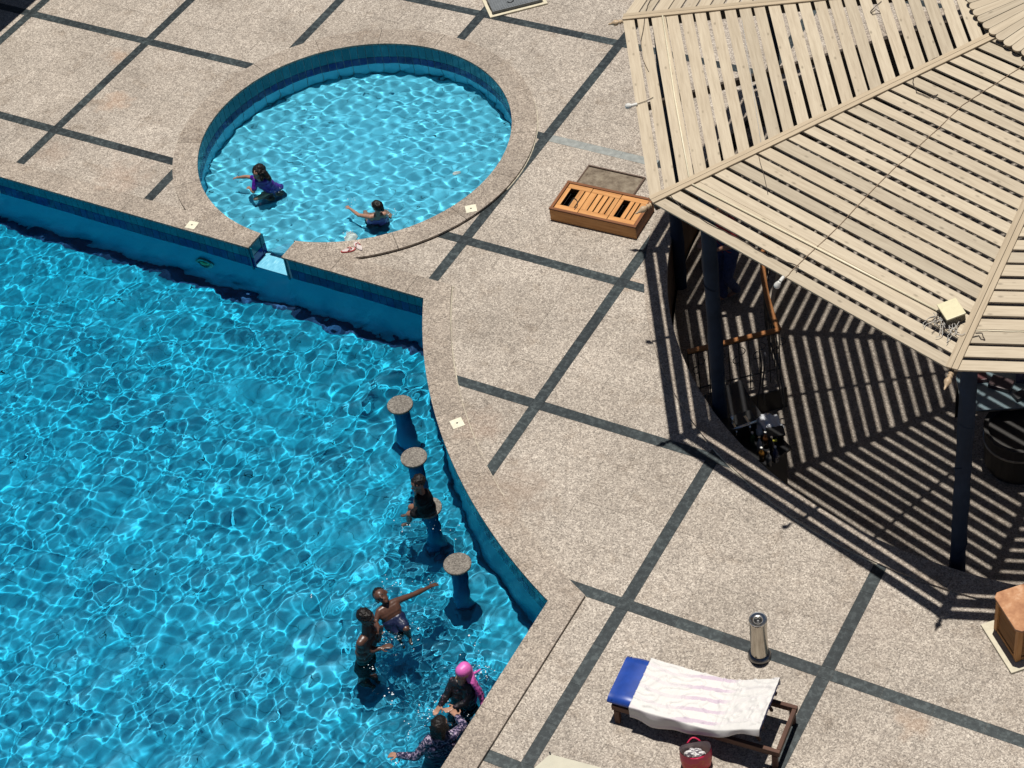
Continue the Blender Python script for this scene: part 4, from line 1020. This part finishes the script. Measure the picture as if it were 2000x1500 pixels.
# ------------------------------------------------------------------ parasol at the lower edge, unseen canopy added to shade the upper corner
tip = at(1088, 1470, 2.0); pdir = (Vector((CAM.x, CAM.y, 0)) - Vector((tip.x, tip.y, 0))).normalized(); R8 = 1.25
pq = tip + pdir * R8; ph0 = math.atan2(-pdir.y, -pdir.x) + rad(3)
pa = empty('parasol', (pq.x, pq.y, 0), 'cream parasol with faceted canopy standing beyond the pool corner', 'parasol')
CANV = plain('cream_canvas', (.52, .485, .38), .9, var=.06, scale=8)
for k in range(6):
    a, b = 2 * math.pi * k / 6 + ph0, 2 * math.pi * (k + 1) / 6 + ph0; am = (a + b) / 2; mb = MB()
    top = (0, 0, 2.42); c6 = math.cos(math.pi / 6)
    mid = [(.6 * math.cos(a), .6 * math.sin(a), 2.225), (.6 * c6 * math.cos(am), .6 * c6 * math.sin(am), 2.205), (.6 * math.cos(b), .6 * math.sin(b), 2.225)]
    out = [(R8 * math.cos(a), R8 * math.sin(a), 2.0), (R8 * c6 * .985 * math.cos(am), R8 * c6 * .985 * math.sin(am), 1.985), (R8 * math.cos(b), R8 * math.sin(b), 2.0)]
    mb.add([top] + mid + out, [(0, 1, 2), (0, 2, 3), (1, 4, 5, 2), (2, 5, 6, 3)])
    o = mb.build('canopy_panel', CANV, pa); s_ = o.modifiers.new('t', 'SOLIDIFY'); s_.thickness = .004
    MB().tube([(0, 0, 2.36), (.6 * math.cos(a), .6 * math.sin(a), 2.20), (R8 * .99 * math.cos(a), R8 * .99 * math.sin(a), 1.985)], .009, 6).build('rib', HIPW, pa)
    MB().tube([(R8 * .985 * math.cos(a), R8 * .985 * math.sin(a), 1.995), (R8 * 1.015 * math.cos(a), R8 * 1.015 * math.sin(a), 2.012)], .008, 6).build('rib_tip', BLACK, pa)
MB().tube([(0, 0, .05), (0, 0, 2.44)], .022, 12).build('pole', HIPW, pa, smooth=True)
MB().lathe([(.25, .002), (.25, .05), (.05, .07), (.04, .2)], 28).build('base', GRAN_STOOL, pa)
MB().lathe([(.03, 2.425), (.02, 2.45), (.008, 2.47), (1e-5, 2.475)], 10).build('finial', BLACK, pa, smooth=True)
aw = empty('unseen_shade_canopy', (-1.0, -1.0, 0), 'unseen flat dark canopy on posts, added to shadow the terrace corner', 'shade caster')
AWZ = 3.2; ex_ = 2.24 - SHIFT.x * AWZ  # edge set by where the added canopy's shadow should end
MB().box(((ex_ - 6) / 2 + 1.0, 1.5, AWZ), (ex_ + 6, 12, .03)).build('canopy', plain('charcoal_canvas', (.03, .03, .032), .9), aw)
for x in (-4.5, ex_ + .7):
    for y in (-4.2, 7.0): MB().tube([(x, y, .002), (x, y, AWZ - .016)], .05, 12).build('post', IRON, aw, smooth=True)

# ------------------------------------------------------------------ people
def skinmat(name, c):
    t = NT(name); n = t.noise(t.obj(), 30, 3, .5); t.base(t.ramp(n, [(.3, tuple(x * .85 for x in c)), (.7, tuple(x * 1.12 for x in c))])).rough(.38, 0, .5)
    t.b.inputs['Subsurface Weight'].default_value = .06; t.b.inputs['Subsurface Radius'].default_value = (.02, .008, .004); return t.m
HAIR = NT('wet_black_hair'); hn = HAIR.noise(HAIR.scaled(HAIR.obj(), (30, 30, 160)), 2.0, 3, .5); HAIR.base(HAIR.ramp(hn, [(.3, (.004, .003, .003)), (.7, (.014, .010, .008))])).rough(.5, 0, .25); HAIR.bump(hn, .5, .006)
def blend(o, vox, it=4):
    r = o.modifiers.new('skin', 'REMESH'); r.mode = 'VOXEL'; r.voxel_size = vox; r.use_smooth_shade = True
    s = o.modifiers.new('soft', 'SMOOTH'); s.factor = .5; s.iterations = it
    return o
def ruffle(o, size, strength):
    tx = bpy.data.textures.new('ruffle', 'CLOUDS'); tx.noise_scale = size; tx.noise_depth = 2
    d = o.modifiers.new('ruffle', 'DISPLACE'); d.texture = tx; d.strength = strength; d.mid_level = .5; d.texture_coords = 'LOCAL'; return o
def limb(mb, pts, inf=0.0):
    for (a, ra), (b, rb) in zip(pts[:-1], pts[1:]): mb.caps(a, ra + inf, b, rb + inf)
def hand(mb, wr, d, nrm, s, curl=.35, side=1):
    d = d.normalized(); nrm = (nrm - d * nrm.dot(d)).normalized(); x = d.cross(nrm) * side
    for k in (-1, -.33, .33, 1): mb.caps(wr + x * .010 * k * s, .013 * s, wr + d * .075 * s + x * .027 * k * s, .0115 * s, 8, 3)
    for k, L in ((-1, .062), (-.33, .075), (.33, .07), (1, .055)):
        a = wr + d * .078 * s + x * .029 * k * s; d1 = (d * math.cos(curl * .5) - nrm * math.sin(curl * .5)).normalized(); d2 = (d * math.cos(curl * 1.5) - nrm * math.sin(curl * 1.5)).normalized()
        d1 = (d1 + x * k * .12).normalized(); b = a + d1 * L * .5 * s; c = b + d2 * L * .5 * s
        mb.caps(a, .0095 * s, b, .0088 * s, 8, 3); mb.caps(b, .0088 * s, c, .0075 * s, 8, 3)
    a = wr + d * .02 * s - x * .03 * s; b = a + (d * .6 - x * .75).normalized() * .042 * s; c = b + (d * .9 - x * .25).normalized() * .03 * s
    mb.caps(wr - x * .008 * s, .014 * s, a, .0125 * s, 8, 3); mb.caps(a, .0125 * s, b, .0105 * s, 8, 3); mb.caps(b, .0105 * s, c, .0085 * s, 8, 3)
def head_mesh(mb, c, up, fwd, s):
    up = up.normalized(); fwd = (fwd - up * fwd.dot(up)).normalized(); rt = fwd.cross(up)
    mb.caps(c + up * .03 * s - fwd * .018 * s, .083 * s, c + up * .028 * s + fwd * .012 * s, .080 * s, 16, 7)
    mb.caps(c - up * .01 * s + fwd * .01 * s, .074 * s, c - up * .05 * s + fwd * .028 * s, .054 * s, 14, 6)
    mb.caps(c - up * .068 * s + fwd * .055 * s, .026 * s, c - up * .088 * s + fwd * .06 * s, .022 * s, 10, 4)            # chin
    mb.caps(c + up * .012 * s + fwd * .086 * s, .010 * s, c - up * .022 * s + fwd * .104 * s, .0145 * s, 10, 4)           # nose
    for sg in (-1, 1):
        mb.caps(c + rt * sg * .012 * s - up * .05 * s + fwd * .083 * s, .0085 * s, c + rt * sg * .024 * s - up * .05 * s + fwd * .078 * s, .006 * s, 8, 3)  # lips
        mb.caps(c + rt * sg * .014 * s + up * .026 * s + fwd * .083 * s, .009 * s, c + rt * sg * .04 * s + up * .028 * s + fwd * .07 * s, .009 * s, 8, 3)   # brow
        mb.caps(c + rt * sg * .083 * s + up * .012 * s - fwd * .005 * s, .013 * s, c + rt * sg * .082 * s - up * .022 * s, .010 * s, 8, 3)               # ears
    return up, fwd, rt
def torso(mb, J, s, inf=0.0, t0=0.0, t1=1.0, wk=1.0, n=7):
    top = (J['shL'] + J['shR']) / 2; bot = (J['hipL'] + J['hipR']) / 2
    for i in range(n):
        t = t0 + (t1 - t0) * i / (n - 1); c = top.lerp(bot, t); h = (J['shL'] - J['shR']).lerp(J['hipL'] - J['hipR'], t) * .5
        wf = (.62, .80, .82, .78, .80, .95, 1.0)[min(6, int(t * 6.99))] * wk
        r = (.060, .078, .086, .082, .080, .086, .088)[min(6, int(t * 6.99))] * s
        mb.caps(c + h * wf, r + inf, c - h * wf, r + inf, 12, 5)
def person(base, label, J, s, skin, face, hair=None, clothes=(), palms=None, group=None, hs=None, hc=.35, vox=.0085, eyes=True):
    root = empty('person', base, label, 'person', group)
    J = {k: Vector(v) - Vector(base) for k, v in J.items()}; hs = hs or s
    mb = MB(); up = J.get('crown', J['head'] + Vector((0, 0, 1))) - J['head']
    up, fw, rt = head_mesh(mb, J['head'], up, Vector(face), hs)
    mid = (J['shL'] + J['shR']) / 2
    mb.caps(J['head'] - up * .05 * hs - fw * .015 * hs, .050 * s, mid + (J['head'] - mid) * .12, .058 * s)
    torso(mb, J, s)
    for S in 'LR':
        limb(mb, [(mid.lerp(J['sh' + S], .45), .062 * s), (J['sh' + S], .052 * s), (J['el' + S], .038 * s), (J['el' + S].lerp(J['wr' + S], .3), .040 * s), (J['wr' + S], .025 * s)])
        d = J['wr' + S] - J['el' + S]; nm = Vector((palms or {}).get(S, (0, 0, -1)))
        hand(mb, J['wr' + S], d, -nm, s, hc, 1 if S == 'L' else -1)
        if 'kn' + S in J:
            limb(mb, [(J['hip' + S], .085 * s), (J['hip' + S].lerp(J['kn' + S], .5), .072 * s), (J['kn' + S], .052 * s), (J['kn' + S].lerp(J['an' + S], .3), .054 * s), (J['an' + S], .034 * s)])
            toe = J.get('to' + S, J['an' + S] + Vector((fw.x, fw.y, 0)).normalized() * .13 * s - Vector((0, 0, .04 * s)))
            mb.caps(J['an' + S] - Vector((0, 0, .02 * s)), .034 * s, toe, .026 * s, 10, 4); mb.caps(J['an' + S].lerp(toe, .4), .036 * s, toe, .03 * s, 10, 4)
    body = blend(mb.build('body', skin, root, smooth=True), vox); receive(body)
    if eyes:
        for sg in (-1, 1):
            e = MB().caps(J['head'] + rt * sg * .030 * hs + up * .008 * hs + fw * .0755 * hs, .0095 * hs, J['head'] + rt * sg * .033 * hs + up * .008 * hs + fw * .075 * hs, .0095 * hs, 8, 3).build('eye', BLACK, root, smooth=True); receive(e)
    if hair:
        mb = MB(); hair(mb, J, up, fw, rt, hs); receive(ruffle(blend(mb.build('hair', HAIR.m, root, smooth=True), vox * .7, 2), .028, .022))
    for nm, mat, fn in clothes:
        mb = MB(); fn(mb, J, s, up, fw, rt); receive(ruffle(blend(mb.build(nm, mat, root, smooth=True), vox, 3), .05, .0 if nm in ('swim_cap', 'goggles_strap') else .016))
    return root
def hair_short(mb, J, up, fw, rt, s):
    c = J['head']; mb.caps(c + up * .048 * s - fw * .03 * s, .086 * s, c + up * .045 * s + fw * .008 * s, .077 * s, 16, 6); mb.caps(c + up * .02 * s - fw * .04 * s, .078 * s, c - up * .045 * s - fw * .045 * s, .05 * s, 14, 5)
def hair_long(mb, J, up, fw, rt, s):
    hair_short(mb, J, up, fw, rt, s); c = J['head']
    for k in (-1, 0, 1): mb.caps(c - up * .02 * s - fw * .055 * s + rt * k * .045 * s, .05 * s, c - up * .14 * s - fw * .075 * s + rt * k * .05 * s, .034 * s, 10, 4)
    for k in (-1, 1): mb.caps(c + up * .03 * s + rt * k * .07 * s - fw * .01 * s, .035 * s, c - up * .09 * s + rt * k * .075 * s + fw * .02 * s, .022 * s, 10, 4)
def hair_bun(mb, J, up, fw, rt, s):
    hair_short(mb, J, up, fw, rt, s); c = J['head']; mb.caps(c + up * .02 * s - fw * .10 * s, .042 * s, c - up * .02 * s - fw * .105 * s, .038 * s, 12, 5)
def hair_crop(mb, J, up, fw, rt, s):
    c = J['head']; mb.caps(c + up * .046 * s - fw * .026 * s, .083 * s, c + up * .044 * s - fw * .0 * s, .0755 * s, 16, 6); mb.caps(c + up * .02 * s - fw * .035 * s, .073 * s, c - up * .03 * s - fw * .035 * s, .052 * s, 12, 5)
def sleeves(mb, J, s, k, inf=.009, last=.03):
    mid = (J['shL'] + J['shR']) / 2
    for S in 'LR':
        if k <= 1: limb(mb, [(mid.lerp(J['sh' + S], .45), .062 * s), (J['sh' + S], .054 * s), (J['sh' + S].lerp(J['el' + S], k), .045 * s)], inf)
        else: limb(mb, [(mid.lerp(J['sh' + S], .45), .062 * s), (J['sh' + S], .053 * s), (J['el' + S], .040 * s), (J['el' + S].lerp(J['wr' + S], .3), .041 * s), (J['el' + S].lerp(J['wr' + S], .93), last * s)], inf)
def shirt(k, t1=1.0):
    def f(mb, J, s, up, fw, rt): torso(mb, J, s, .009, 0.0, t1); sleeves(mb, J, s, k)
    return f
def suit(mb, J, s, up, fw, rt): torso(mb, J, s, .007, .2, 1.0)
def shorts(mb, J, s, up, fw, rt):
    torso(mb, J, s, .009, .8, 1.0, n=3)
    for S in 'LR':
        if 'kn' + S in J: limb(mb, [(J['hip' + S], .087 * s), (J['hip' + S].lerp(J['kn' + S], .6), .074 * s)], .012)
def trousers(mb, J, s, up, fw, rt):
    torso(mb, J, s, .009, .8, 1.0, n=3)
    for S in 'LR':
        if 'kn' + S in J: limb(mb, [(J['hip' + S], .087 * s), (J['hip' + S].lerp(J['kn' + S], .5), .074 * s), (J['kn' + S], .056 * s), (J['kn' + S].lerp(J['an' + S], .3), .056 * s), (J['kn' + S].lerp(J['an' + S], .95), .045 * s)], .012)
SK1 = skinmat('brown_skin', (.22, .11, .07)); SK2 = skinmat('tan_skin', (.36, .195, .13)); SK3 = skinmat('dark_brown_skin', (.09, .042, .027))
PURP = plain('purple_swim_shirt', (.075, .012, .24), .35, var=.35, scale=14); MAUV = plain('mauve_swimsuit', (.17, .07, .26), .45, var=.25, scale=14)
BLKC = plain('black_swim_fabric', (.006, .006, .007), .6, var=.4, scale=20, spec=.2); NAVC = plain('navy_fabric', (.008, .014, .05), .45, var=.3, scale=10); DENIM = plain('blue_denim', (.02, .035, .10), .8, var=.3, scale=25); REDC = plain('red_cotton', (.28, .012, .015), .8)
PINK = plain('pink_swim_fabric', (.62, .12, .40), .45, var=.12, scale=12)
t = NT('flowered_swim_fabric'); v = t.n('TexVoronoi'); v.inputs['Scale'].default_value = 46; t.l(t.obj(), v.inputs['Vector']); nz = t.noise(t.obj(), 38, 3, .6)
t.base(t.mix(t.ramp(nz, [(.5, (0, 0, 0)), (.56, (1, 1, 1))]), (.012, .014, .04), t.ramp(v.outputs['Distance'], [(.2, (.50, .40, .46)), (.6, (.22, .17, .28))]))).rough(.45); FLOW = t.m
t = NT('black_speckled_fabric'); nz = t.noise(t.obj(), 32, 3, .6); t.base(t.ramp(nz, [(.6, (.008, .008, .01)), (.68, (.16, .08, .12))])).rough(.4); BLKF = t.m

A = at
# girl in purple, crouching in the wading pool
J = dict(head=A(507, 338, .05), crown=A(500, 327, .13), shL=A(499, 353, -.12), shR=A(519, 352, -.10), hipL=A(535, 378, -.44), hipR=A(547, 370, -.42),
         elR=A(482, 345, -.18), wrR=A(464, 347, -.24), elL=A(495, 375, -.26), wrL=A(488, 368, -.29),
         knL=A(500, 391, -.40), anL=A(528, 397, -.60), knR=A(515, 380, -.40), anR=A(545, 390, -.60), toL=A(537, 398, -.63), toR=A(553, 391, -.63))
person((J['hipL'].x, J['hipL'].y, ZWF), 'girl with loose black hair and purple shirt crouching in the round wading pool', J, .72, SK2, A(455, 360, 0) - A(507, 338, .05), hair_long, (('swim_shirt', PURP, shirt(.7)),), hs=1.0)
# child with a bun, shoulders at the water
J = dict(head=A(736, 402, -.06), crown=A(735, 396, .04), shL=A(724, 424, -.26), shR=A(751, 418, -.26), hipL=A(728, 443, -.56), hipR=A(750, 439, -.56),
         elL=A(700, 420, -.30), wrL=A(683, 407, -.31), elR=A(756, 427, -.42), wrR=A(738, 424, -.46), knL=A(715, 425, -.52), anL=A(735, 432, -.60), knR=A(738, 418, -.52), anR=A(757, 428, -.60), toL=A(745, 436, -.63), toR=A(765, 433, -.63))
person((J['hipL'].x, J['hipL'].y, ZWF), 'child with black hair bun and mauve swimsuit, shoulders low in the wading pool', J, .72, SK2, A(690, 380, 0) - A(736, 402, 0), hair_bun, (('swimsuit', MAUV, suit),), hs=.86)
# child on the stool
J = dict(head=A(816, 944, .36), crown=A(813, 934, .47), shL=A(818, 972, .16), shR=A(833, 962, .16), hipL=A(829, 1000, -.13), hipR=A(840, 992, -.13),
         elL=A(812, 986, .02), wrL=A(812, 968, .17), elR=A(842, 975, -.02), wrR=A(838, 984, -.11), knL=A(799, 1004, -.19), anL=A(800, 1030, -.52), knR=A(803, 990, -.17), anR=A(800, 1012, -.52), toL=A(788, 1034, -.56), toR=A(788, 1016, -.56))
person((J['hipL'].x, J['hipL'].y, ZST), 'child in black swimwear sitting on a pool stool with hand at mouth', J, .76, SK1, A(790, 968, .3) - A(816, 944, .36), hair_short, (('swim_shirt', BLKC, shirt(.35)), ('shorts', BLKC, shorts)), hs=.9, palms={'L': (0, 0, -1)})
# boy leaning back, arm stretched out
J = dict(head=A(745, 1165, .02), crown=A(735, 1156, .06), shL=A(772, 1175, -.10), shR=A(741, 1194, -.10), hipL=A(780, 1212, -.28), hipR=A(763, 1220, -.30),
         elL=A(808, 1161, -.16), wrL=A(840, 1146, -.22), elR=A(733, 1215, -.16), wrR=A(740, 1228, -.10), knL=A(793, 1228, -.28), anL=A(800, 1250, -.50), knR=A(783, 1240, -.42), anR=A(784, 1262, -.68), toL=A(804, 1262, -.5), toR=A(787, 1272, -.68))
person((J['hipL'].x, J['hipL'].y, ZM), 'shirtless boy in navy shorts leaning back with one arm stretched over the water', J, .84, SK3, A(745, 1190, .6) - A(745, 1165, .02), hair_crop, (('shorts', NAVC, shorts),), hs=.95)
# swimmer holding him
J = dict(head=A(716, 1207, .24), crown=A(713, 1196, .36), shL=A(727, 1228, .0), shR=A(704, 1256, -.02), hipL=A(718, 1300, -.62), hipR=A(710, 1312, -.62),
         elL=A(738, 1250, -.16), wrL=A(742, 1238, -.04), elR=A(722, 1272, -.22), wrR=A(743, 1266, -.20), knL=A(725, 1330, -.9), anL=A(722, 1350, -1.26), knR=A(716, 1342, -.9), anR=A(713, 1362, -1.26))
person((J['hipL'].x, J['hipL'].y, ZM), 'black-haired swimmer with goggles strap holding the shirtless boy', J, 1.0, SK3, A(748, 1222, .2) - A(716, 1207, .24), hair_short, (('shorts', BLKC, shorts), ('goggles_strap', PALE, lambda mb, J, s, up, fw, rt: [mb.caps(J['head'] + up * .02 + Vector((math.cos(a), math.sin(a), 0)) * .089, .004, J['head'] + up * .02 + Vector((math.cos(a + .3), math.sin(a + .3), 0)) * .089, .004, 6, 3) for a in np.arange(0, 6.28, .3)])), palms={'L': (-.5, .3, 1)})
# woman with pink cap and scarf
def cap(mb, J, s, up, fw, rt):
    c = J['head']; mb.caps(c + up * .05 * s - fw * .028 * s, .088 * s, c + up * .05 * s + fw * .012 * s, .080 * s, 16, 6); mb.caps(c + up * .0 * s - fw * .04 * s, .080 * s, c - up * .07 * s - fw * .035 * s, .06 * s, 12, 5)
def scarf(mb, J, s, up, fw, rt):
    c = J['head']; P = [c - fw * .08 * s - up * .02, A(920, 1330, .10) - J['_b'], A(928, 1345, -.02) - J['_b'], A(936, 1362, -.18) - J['_b'], A(937, 1380, -.30) - J['_b']]
    for off, k in ((rt * .05, 1), (rt * -.03, .9), (rt * .0 - fw * .03, 1.1), (rt * .09 - fw * .01, .7)):
        limb(mb, [(P[0] + off * .4, .05), (P[1] + off * .8, .032 * k), (P[2] + off * 1.1, .026 * k), (P[3] + off * 1.3, .03 * k), (P[4] + off * 1.5, .02 * k)])
    mb.caps(A(922, 1318, .12) - J['_b'], .02, A(938, 1308, .05) - J['_b'], .012)
b_ = A(905, 1370, ZM)
J = dict(head=A(903, 1313, .22), crown=A(905, 1302, .34), shL=A(917, 1340, .0), shR=A(886, 1331, .0), hipL=A(918, 1394, -.52), hipR=A(896, 1392, -.52),
         elR=A(873, 1357, -.14), wrR=A(861, 1376, -.20), elL=A(911, 1372, -.18), wrL=A(889, 1381, -.20), knL=A(915, 1424, -.9), anL=A(914, 1450, -1.26), knR=A(894, 1422, -.9), anR=A(894, 1448, -1.26))
J['_b'] = b_ + Vector(b_)      # stays the base itself once the base has been taken off
person(b_, 'woman in black swimwear with pink cap and scarf holding out her hands', J, .92, SK2, A(876, 1345, .1) - A(903, 1313, .22), None, (('swim_dress', BLKF, shirt(1.5)), ('trousers', BLKC, trousers), ('swim_cap', PINK, cap), ('scarf', PINK, scarf)), palms={'L': (0, 0, 1), 'R': (0, 0, 1)})
# woman in flowered top seen from behind
J = dict(head=A(859, 1415, .26), crown=A(858, 1404, .38), shL=A(838, 1446, .02), shR=A(884, 1436, .02), hipL=A(848, 1505, -.52), hipR=A(880, 1500, -.52),
         elL=A(812, 1478, -.20), wrL=A(778, 1475, -.26), elR=A(906, 1418, -.12), wrR=A(893, 1400, -.14), knL=A(850, 1535, -.9), anL=A(853, 1562, -1.26), knR=A(878, 1531, -.9), anR=A(880, 1558, -1.26))
person(A(862, 1490, ZM), 'woman in flowered swim top seen from behind with black wet hair', J, .98, SK2, A(880, 1380, .2) - A(859, 1415, .26), hair_long, (('swim_top', FLOW, shirt(1.5, .55)), ('swim_skirt', NAVC, lambda mb, J, s, up, fw, rt: torso(mb, J, s, .014, .45, 1.0, 1.12)), ('trousers', NAVC, trousers)))
# man at the bar, half hidden by the roof
f0, f1 = A(1414, 586, -.9), A(1440, 574, -.9); hx = (f0 + f1) / 2
fwd = Vector((-.55, -.83, 0)); rgt = Vector((-.83, .55, 0))
hm = Vector((hx.x, hx.y, .0))
J = dict(head=hm + fwd * .12 + Vector((0, 0, .72)), crown=hm + fwd * .12 + Vector((0, 0, .84)), shL=hm - rgt * .19 + Vector((0, 0, .5)), shR=hm + rgt * .19 + Vector((0, 0, .5)), hipL=hm - rgt * .1 + Vector((0, 0, -.02)), hipR=hm + rgt * .1 + Vector((0, 0, -.02)),
         elL=hm - rgt * .26 + fwd * .06 + Vector((0, 0, .25)), wrL=hm - rgt * .16 + fwd * .27 + Vector((0, 0, .20)), elR=hm + rgt * .26 + fwd * .06 + Vector((0, 0, .25)), wrR=hm + rgt * .14 + fwd * .28 + Vector((0, 0, .18)),
         knL=hm - rgt * .11 + fwd * .10 + Vector((0, 0, -.44)), anL=Vector((f1.x, f1.y, -.82)), knR=hm + rgt * .12 + fwd * .05 + Vector((0, 0, -.44)), anR=Vector((f0.x, f0.y, -.82)))
person((hx.x, hx.y, -.9), 'man in red shirt and blue jeans standing on the landing under the gazebo roof', J, 1.0, SK1, fwd, hair_crop, (('shirt', REDC, shirt(.6)), ('jeans', DENIM, trousers)))
wb = A(1402, 516, -.9)
wbx = empty('white_crate', (wb.x, wb.y, -.9), 'pale grey crate with crumpled white bag on top beside the man in red', 'crate')
MB().box((0, 0, .13), (.42, .30, .25), Matrix.Rotation(rad(20), 3, 'Z')).build('box', plain('pale_grey_board', (.42, .42, .43), .6), wbx, bevel=.01)
bmx = bmesh.new(); bmesh.ops.create_icosphere(bmx, subdivisions=3, radius=.16)
for v in bmx.verts:
    n = v.co.normalized(); k = 1 + .2 * math.sin(8 * n.x + 5 * n.y) + .12 * math.sin(14 * n.z + 9 * n.x); v.co = Vector((n.x * .2 * k, n.y * .13 * k, max(n.z * .1 * k, -.05) + .31))
me = bpy.data.meshes.new('white_bag'); bmx.to_mesh(me); bmx.free(); me.materials.append(WHITEP); me.polygons.foreach_set('use_smooth', [True] * len(me.polygons)); link('crumpled_bag', me, wbx)

# ------------------------------------------------------------------ froth in white blobs round the swimmers, which also paint in sun sparkle
FOAM_GLINT = NT('froth_and_glint').base((.78, .84, .86)).rough(.25).m
mb = MB(); rf = random.Random(12)
unit = bmesh.new(); bmesh.ops.create_icosphere(unit, subdivisions=1, radius=1.0); uv_ = [v.co.copy() for v in unit.verts]; uf_ = [tuple(v.index for v in f.verts) for f in unit.faces]; unit.free()
def froth_glints(px, py, n, spread, mbx):
    c = at(px, py, ZW)
    for _ in range(n):
        r = rf.uniform(.0025, .0085) * (1.6 if rf.random() < .08 else 1); a = rf.uniform(0, 6.28); d = spread * rf.random() ** .7
        z = ZW + .004 + abs(rf.gauss(0, .012)); sq = rf.uniform(.5, 1)
        mbx.add([(c.x + d * math.cos(a) + v.x * r, c.y + d * math.sin(a) + v.y * r, z + v.z * r * sq) for v in uv_], uf_)
for (px, py, n, sp) in ((790, 1245, 26, .22), (755, 1262, 22, .25), (845, 1145, 16, .14), (775, 1140, 16, .2), (735, 1292, 14, .2), (935, 1315, 40, .2), (885, 1372, 34, .22), (925, 1395, 34, .2), (815, 1410, 18, .3), (850, 1395, 24, .2), (772, 1488, 14, .1), (800, 1020, 22, .2), (845, 1020, 10, .12), (900, 1290, 18, .35), (765, 1360, 8, .12), (605, 1168, 4, .05), (880, 1040, 6, .2)):
    froth_glints(px, py, n, sp, mb)
tag(mb.build('pool_froth_glints', FOAM_GLINT, None, smooth=True), kind='stuff')
mb = MB()
for (px, py, n, sp) in ((470, 355, 8, .1), (540, 372, 8, .12), (690, 395, 10, .12), (760, 415, 8, .1), (682, 458, 26, .09)): froth_glints(px, py, n, sp, mb)
tag(mb.build('wading_froth_glints', FOAM_GLINT, None, smooth=True), kind='stuff')
